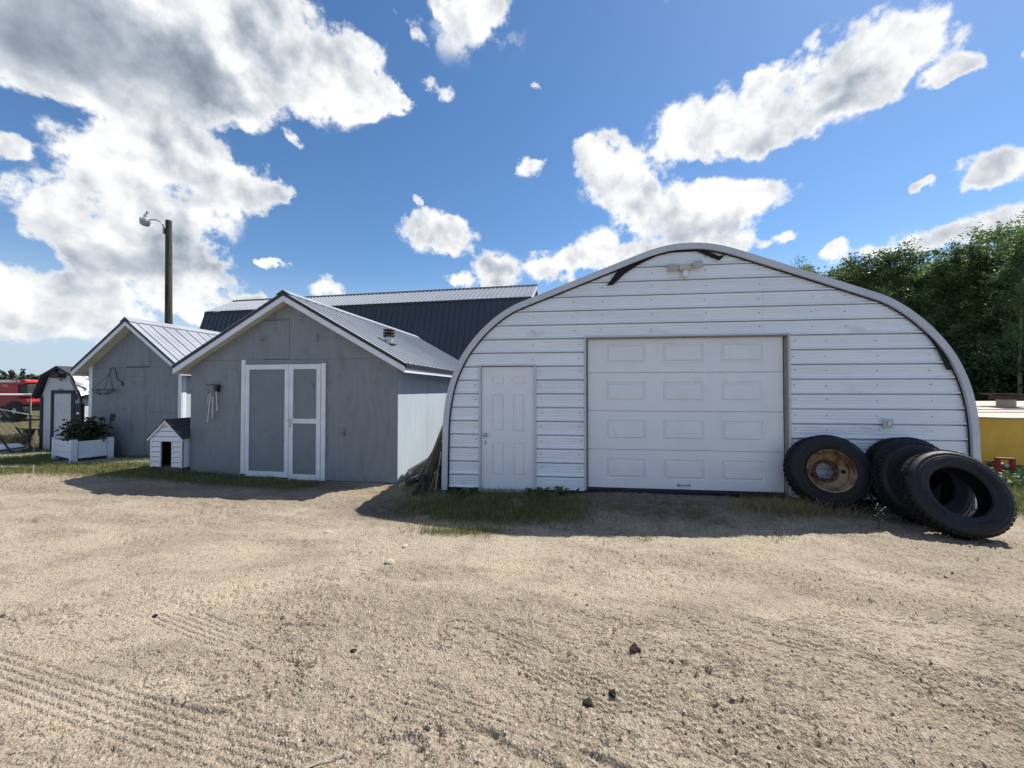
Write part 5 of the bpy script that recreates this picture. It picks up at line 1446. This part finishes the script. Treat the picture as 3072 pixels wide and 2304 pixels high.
# near corner at the origin: left face runs back to the left, right face to the right; the top rises towards the back
hull = [(0, 0), (-2.2, .55), (-2.2, 3.0), (4.6, 3.2), (4.6, -.10)]
topz = lambda y: 1.055 + .078 * y
b = MB(); n = len(hull)
b.add([(x, y, .12) for x, y in hull] + [(x, y, topz(y)) for x, y in hull], [tuple(range(n))[::-1], tuple(range(n, 2 * n))] + [(i, (i + 1) % n, n + (i + 1) % n, n + i) for i in range(n)]); b.build('box', yellow_paint, YT)
cx_ = [(p[0] + (0.03 if p[0] > 0 else -.03), p[1] + (-.03 if p[1] < 1 else .03)) for p in hull]
b = MB(); b.add([(x, y, topz(y) + .002) for x, y in cx_] + [(x, y, topz(y) + .028) for x, y in cx_], [tuple(range(n))[::-1], tuple(range(n, 2 * n))] + [(i, (i + 1) % n, n + (i + 1) % n, n + i) for i in range(n)]); b.build('lid', cream_top, YT)
for y in (.75, 1.2, 1.75):
    b = MB(); b.box(-2.1, 4.5, y, y + .03, topz(y) + .029, topz(y) + .045); b.build('lid_seam', cream_top, YT)
b = MB(); b.prism([(0.004, -.006), (-2.2, .540), (-2.2, .546), (0, .0)], 1.0, 1.054, 'z'); b.build('edge_angle', yellow_paint, YT)
VN = MB(); VN.lathe([(0, 0), (.16, 0), (.16, .19), (0, .19)], 20); o = VN.build('vent_pipe', cream_top, YT, True, 40); o.location = (2.05, 1.85, topz(1.85) + .02)
MB().box(-.20, .20, -.20, .20, .191, .30, .01).build('vent_cap', dark_rust, o); MB().box(-.32, .30, -.30, .30, .301, .325, .004, Matrix.Rotation(R(3), 4, 'Y')).build('vent_lid', dark_rust, o)
MB().tube([(-2.0, 2.9, 1.52), (1.9, 2.95, 1.52)], .03, 8).build('rail', galv, YT, True)
for x in (-2.0, 1.9): MB().tube([(x, 2.92, 1.2), (x, 2.92, 1.52)], .03, 8).build('rail_post', galv, YT, True)
b = MB(); b.lathe([(0, 0), (.10, .02), (.12, .08), (.05, .13), (0, .13)], 12); o = b.build('cap_fitting', dark_rust, YT); o.location = (.45, 2.7, topz(2.7) + .03)
for x in (.9, 2.6):
    w_ = MB(); w_.lathe([(.18, -.10), (.30, -.11), (.36, -.08), (.36, .08), (.30, .11), (.18, .10)], 28, True); o = w_.build('tyre', rubber, YT, True, 40); o.rotation_euler = (R(90), 0, 0); o.location = (x, .30, .16)
    w_ = MB(); w_.lathe([(0, .05), (.18, .06), (.19, -.06), (0, -.06)], 18); w_.build('hub', dark_rust, o)
MB().prism([(.40, .05), (.50, .13), (3.4, .13), (3.4, .06)], .02, .06).build('chassis', dark_red, YT)
JK = thing('red_jack', 'small worn red steel jack stand in front of the yellow trailer', 'jack', (9.28, 7.30, -.12), R(-14))
b = MB(); b.box(-.20, .22, -.05, .05, .12, .155, .005); b.box(-.10, -.05, -.04, .04, .156, .36, .005); b.box(.12, .17, -.04, .04, .156, .36, .005); b.box(-.10, .17, -.04, .04, .361, .40, .005); b.build('frame', dark_red, JK)
MB().tube([(0, 0, 0), (0, 0, .119)], .030, 10).build('leg', galv, JK, True); MB().box(-.10, .10, -.10, .10, -.02, .0).build('foot', dark_red, JK)
MB().tube([(.02, -.06, .26), (.02, .06, .26)], .035, 10).build('winch', galv, JK)

# ------------------------------------------------------------------ trees
def make_tree(seed, H, crown_r, crown_base, nleaf, lsize, lm, lean=.0):
    """tapered trunk with limbs; leaf clumps hang on the limbs and twigs"""
    rs = random.Random(seed); rg = np.random.default_rng(seed)
    T = bpy.data.objects.new('aspen_tree', None); COL.objects.link(T)
    b = MB()
    top = Vector((lean * H, rs.uniform(-.3, .3), H))
    tp = [Vector((0, 0, -.3)), Vector((.02 * H * rs.uniform(-1, 1), 0, H * .3)), Vector((lean * H * .6, rs.uniform(-.2, .2), H * .65)), top]
    b.tube(tp, [.15, .12, .08, .02], 8)
    clumps = []
    nl = 30
    for i in range(nl):
        t = crown_base + (1 - crown_base) * (i + rs.random()) / nl
        seg = min(int(t * 3), 2); p = tp[seg].lerp(tp[seg + 1], t * 3 - seg)
        u = (t - crown_base) / (1 - crown_base)
        rad = crown_r * (0.35 + 1.0 * math.sin(math.pi * min(.12 + .80 * u, 1)) ** .8) * rs.uniform(.55, 1.2)
        a = i * 2.4 + rs.uniform(-.5, .5)
        d = Vector((math.cos(a), math.sin(a), rs.uniform(.35, .9)))
        e = p + d * rad * .8
        b.tube([p, p.lerp(e, .5) + Vector((0, 0, -.05)), e], [.04 * (1 - u) + .012, .02, .008], 5, False)
        for k in range(6):
            q = p.lerp(e, rs.uniform(.35, 1.08)) + Vector((rs.gauss(0, .28), rs.gauss(0, .28), rs.gauss(0, .30))) * (.55 + .5 * crown_r / 2)
            clumps.append((q, rs.uniform(.20, .52)))
    for k in range(26):
        zt = rs.uniform(-2.6, .35); sp = .12 + .16 * max(0, -zt)
        clumps.append((top + Vector((rs.gauss(0, sp), rs.gauss(0, sp), zt)), rs.uniform(.12, .26)))
    b.build('trunk', bark, T, True)
    C = np.array([tuple(c[0]) for c in clumps]); S = np.array([c[1] for c in clumps])
    pk = rg.choice(len(C), nleaf, p=S ** 2 / (S ** 2).sum())
    P = C[pk] + rg.normal(size=(nleaf, 3)) * S[pk][:, None] * np.array([.62, .62, .5])
    leaf_quads(P, lsize, lm, 'crown', T, .25)
    return T
protos = [make_tree(1, 13.5, 1.9, .22, 12500, .165, leaf_a), make_tree(2, 12.0, 2.2, .18, 12500, .165, leaf_b), make_tree(3, 14.5, 1.7, .25, 12000, .16, leaf_a, .02), make_tree(4, 11.0, 2.3, .15, 12500, .17, leaf_b, -.02), make_tree(5, 9.0, 2.0, .10, 11000, .165, leaf_a)]
PH = [13.5, 12.0, 14.5, 11.0, 9.0]
used = set()
def tree_at(i, x, y, h, rz, label):
    o = protos[i] if i not in used else copy_tree(protos[i])
    used.add(i)
    s = h / PH[i]
    o.location = (x, y, g1(x, y) - .1); o.rotation_euler = (0, 0, rz); o.scale = (s * random.uniform(.95, 1.15), s * random.uniform(.95, 1.15), s)
    tag(o, label, 'tree', 'trees of the aspen wood behind the arched building')
# front row: slope x/y, distance, height
ROW = [(.745, 40, 12.9, 2, 'slender treetop poking over the right slope of the arched roof'), (.80, 37, 10.4, 4, 'lowest leafy tree where the wood meets the arched roof'), (.86, 34, 11.3, 1, 'rounded tree second in from the left end of the wood'),
       (.92, 32, 12.4, 0, 'bushy tree third in from the left end of the wood'), (.975, 31, 13.4, 3, 'broad tree fourth in from the left end of the wood'), (1.015, 29, 15.2, 2, 'tall narrow tree standing clear of the wood in the left half'),
       (1.065, 28, 12.7, 1, 'rounded tree just right of the tall narrow one'), (1.115, 27, 12.6, 0, 'leafy tree in the middle of the wood front'), (1.165, 26, 13.6, 2, 'slim pointed tree right of the middle of the wood'),
       (1.215, 26, 12.9, 1, 'spreading tree above the yellow trailer'), (1.262, 25, 13.3, 0, 'ragged-topped tree second from the right edge'), (1.32, 22.5, 14.6, 2, 'tallest near tree cut by the right edge of the picture'),
       (1.40, 23, 14.2, 1, 'tree just beyond the right edge of the wood in view')]
SK = ([.745, .80, .88, .95, 1.0, 1.06, 1.10, 1.165, 1.22, 1.27, 1.33, 1.45], [.35, .335, .35, .362, .40, .365, .37, .412, .39, .41, .455, .46])   # skyline of the wood: slope sideways -> slope up
def sky_h(sl, d): return float(np.interp(sl, *SK)) * d * .90 + 1.0
for q, (sl, d, h, i, lb) in enumerate(ROW):
    tree_at(i, sl * d, d, sky_h(sl, d) * (.985 + .04 * (h > 13)), q * 1.7, lb)
BACK = 'tree in the dense back rows of the aspen wood'
for q in range(30):
    sl = .76 + .70 * ((q * .618) % 1.0); d = 34 + 14 * random.random()
    h = sky_h(sl, d) * random.uniform(.82, 1.02)
    tree_at(q % 5, sl * d, d, h, random.uniform(0, 6.28), BACK)
# understorey shrubs along the wood's edge
def make_shrub(seed):
    rs = random.Random(seed)
    T = bpy.data.objects.new('shrub', None); COL.objects.link(T)
    b = MB(); C = []
    for k in range(14):
        a = rs.uniform(0, 6.28); r = rs.uniform(.2, 1.5); h = rs.uniform(.8, 3.2)
        e = Vector((r * math.cos(a), r * math.sin(a), h)); b.tube([(0, 0, -.1), e * .5 + Vector((0, 0, .2)), e], [.05, .03, .01], 5, False)
        C += [(e * rs.uniform(.3, 1.05)) for _ in range(4)]
    b.build('stems', bark, T)
    C = np.array([tuple(c) for c in C]); P = C[rng.integers(0, len(C), 4200)] + rng.normal(size=(4200, 3)) * .34
    P[:, 2] = np.abs(P[:, 2])
    leaf_quads(P, .17, leaf_b, 'foliage', T, .2)
    return T
ORD = ['first', 'second', 'third', 'fourth', 'fifth', 'sixth', 'seventh', 'eighth', 'ninth', 'tenth', 'eleventh', 'twelfth', 'thirteenth', 'fourteenth', 'fifteenth', 'sixteenth', 'seventeenth', 'eighteenth', 'nineteenth', 'twentieth']
shr = [make_shrub(21), make_shrub(22)]
for q in range(20):
    sl = .80 + .62 * q / 19; d = 23.5 + 3.0 * random.random() + (1.3 - sl) * 14
    o = shr[q] if q < 2 else copy_tree(shr[q % 2])
    o.location = (sl * d, d, g1(sl * d, d)); o.rotation_euler = (0, 0, random.uniform(0, 6.28)); s = random.uniform(.8, 1.5); o.scale = (s, s, s)
    tag(o, ORD[q] + ' undergrowth shrub from the left at the foot of the aspen wood', 'shrub', 'shrubs under the aspen wood')
# far wood on the horizon, left: reads as one mass
n = 26000
az = rng.random(n) * 1.5 - 2.15; rr = 175 + 30 * rng.random(n)
hmax = 6.5 + 4.5 * fbm(az * 34, az * 0 + 3.3, 5, 60) + 3 * sstep(fbm(az * 160, az * 0 + 8, 2, 61), .72, .9)
P = np.stack([az * rr, rr, -1.2 + hmax * rng.random(n) ** .8], 1)
tag(leaf_quads(P, 2.1, far_leaf, 'distant_wood', None, .2), 'dark line of distant woods on the left horizon', 'woods', kind='stuff')
for q, (a, h, lb) in enumerate(((-1.302, 10.3, 'bare-topped spruce rising above the distant woods, left of the pair'), (-1.272, 10.8, 'bare-topped spruce rising above the distant woods, right of the pair'))):
    T = thing('distant_spruce', lb, 'tree', (a * 150, 150, -1.0), group='lone spruces above the far woods')
    MB().tube([(0, 0, 0), (0, 0, h)], [.25, .05], 6).build('trunk', bark, T)
    P = np.stack([rng.normal(size=260) * .1, rng.normal(size=260) * .1, h * (.3 + .7 * rng.random(260))], 1); r_ = (h * 1.02 - P[:, 2]) * .20
    a_ = rng.random(260) * 6.28; P[:, 0] += r_ * np.cos(a_) * rng.random(260); P[:, 1] += r_ * np.sin(a_) * rng.random(260)
    leaf_quads(P, .8, far_leaf, 'crown', T, .1)

# ------------------------------------------------------------------ weeds and stones
def weed(name, label, x, y, n, size, mt, group=None, tall=.0):
    T = thing(name, label, 'weed', (x, y, g1(x, y) - .005), random.uniform(0, 6.28), group)
    b = MB()
    for i in range(n):
        a = i * 2.4 + random.uniform(-.4, .4); L_ = size * random.uniform(.7, 1.25); e = random.uniform(.35, 1.1); w = L_ * .17
        base = Vector((0, 0, tall * random.random()))
        d = Vector((math.cos(a) * math.cos(e), math.sin(a) * math.cos(e), math.sin(e))); sd = Vector((-math.sin(a), math.cos(a), 0))
        P = [base + d * L_ * t - Vector((0, 0, .45 * L_ * t * t)) for t in (0, .25, .5, .75, 1)]
        wd = [.25, .8, 1, .75, .05]
        V = []
        for p_, q_ in zip(P, wd): V += [p_ - sd * w * q_ + Vector((0, 0, w * .3 * q_)), p_, p_ + sd * w * q_ + Vector((0, 0, w * .3 * q_))]
        b.add(V, [(3 * k + j, 3 * k + j + 1, 3 * k + j + 4, 3 * k + j + 3) for k in range(4) for j in (0, 1)])
    b.build('leaves', mt, T)
    if tall: MB().tube([(0, 0, 0), (.01, .01, tall)], [.005, .003], 5).build('stem', mt, T)
    return T
WALL = lambda x: 6.306 - .118 * x - .07
WG = 'broad-leaved weeds along the foot of the arched building'
for x, n, s, lb in ((-1.06, 9, .15, 'broad-leaved weed at the left foot of the arched building'), (-.93, 8, .13, 'broad-leaved weed right of the arch foot'), (-.74, 10, .18, 'tallest broad-leaved weed left of the walk-in door'), (-.60, 6, .11, 'small broad-leaved weed at the left jamb of the walk-in door'),
                    (.28, 10, .14, 'bushy broad-leaved weed under the right half of the walk-in door'), (.46, 7, .17, 'spiky broad-leaved weed at the right jamb of the walk-in door'), (.78, 10, .15, 'dark broad-leaved weed between the two doors'), (1.02, 6, .13, 'broad-leaved weed near the left jamb of the overhead door')):
    weed('broadleaf_weed', lb, x, WALL(x) + random.uniform(-.05, .02), n, s * 1.45, weed_leaf, WG)
weed('broadleaf_weed', 'broad-leaved weed under the right end of the overhead door', 3.62, 5.78, 7, .12, leaf_dark, WG)
FW = weed('flowering_weed', 'small pale-flowered weed standing in front of the loose tyres', 4.42, 4.66, 16, .07, weed_leaf, None, .30)
b = MB()
for i in range(9):
    p = Vector((random.gauss(0, .035), random.gauss(0, .035), random.uniform(.08, .36)))
    b.box(-.006, .006, -.006, .006, -.004, .004, .002, Matrix.Translation(p) @ Matrix.Rotation(random.random() * 3, 4, 'X'))
b.build('flowers', flower_white, FW)
P = np.stack([8.2 + 1.9 * rng.random(2600), 6.5 + 1.5 * rng.random(2600), -.12 + .20 * rng.random(2600) ** 1.5], 1)
tag(leaf_quads(P, .085, weed_leaf, 'weed_bank', None, .1), 'sunlit tangle of green weeds under the yellow trailer', 'weeds', kind='stuff')
def stone(name, label, cat, x, y, sx, sy, sz, mt, seed, group=None, rough=.18):
    T = thing(name, label, cat, (x, y, float(surf(x, y)[0]) + sz * .35), random.Random(seed).uniform(0, 6.28), group)
    rs = random.Random(seed); b = MB(); t = MB()
    n, m = 12, 8; V = []
    for i in range(m + 1):
        f = math.pi * i / m
        for j in range(n):
            a = 2 * math.pi * j / n
            k = 1 + rough * math.sin(3 * a + seed) * math.sin(f) + rs.uniform(-rough, rough) * (1 if 0 < i < m else 0)
            V.append((sx * k * math.cos(a) * math.sin(f), sy * k * math.sin(a) * math.sin(f), sz * k * math.cos(f)))
    b.add(V, [(i * n + j, i * n + (j + 1) % n, (i + 1) * n + (j + 1) % n, (i + 1) * n + j) for i in range(m) for j in range(n)])
    b.build('body', mt, T)
    return T
DG = 'dark clods lying on the bare yard'
stone('dark_clod', 'largest black clod lying on the yard', 'clod', .410, 2.10, .032, .032, .026, clod_mat, 3, DG, .14)
stone('dark_clod', 'smaller black clod just behind the largest one', 'clod', .560, 2.16, .021, .019, .018, clod_mat, 5, DG, .22)
stone('dark_clod', 'flat grey-black clod farthest from the camera', 'clod', .800, 2.52, .040, .030, .015, clod_mat, 8, DG, .28)
PS = 'stones lying on the yard'
stone('stone', 'pale flat stone nearest the left end of the grass patch', 'stone', -1.20, 3.80, .048, .040, .022, stone_pale, 11, PS, .06)
stone('stone', 'pale stone farthest left in front of the large shed', 'stone', -2.20, 4.62, .060, .040, .016, stone_pale, 12, PS, .06)
stone('stone', 'brownish stone just below the sunlit grass tuft', 'stone', -1.16, 4.20, .042, .03, .016, stone_pale, 13, PS, .06)
for i, (x, y, lb) in enumerate(((-2.62, 2.85, 'dark stone at the left edge of the yard'), (-1.02, 2.50, 'dark stone near the curved scuff marks'), (1.0, 2.42, 'small grey stone right of the flat clod'), (-.42, 1.92, 'small dark stone above the scuff marks'))):
    stone('small_stone', lb, 'stone', x, y, .018, .014, .010, (clod_mat, clod_mat, stone_pale, dark_wood)[i], 30 + i, 'small stones on the yard')
WS = thing('pale_stick', 'short pale stick lying in the bottom left tyre track', 'stick', (-.86, 1.72, float(surf(-.86, 1.72)[0]) + .006))
MB().tube([(-.10, -.03, 0), (.10, .07, .004)], .0035, 5).build('stick', pale_log, WS)
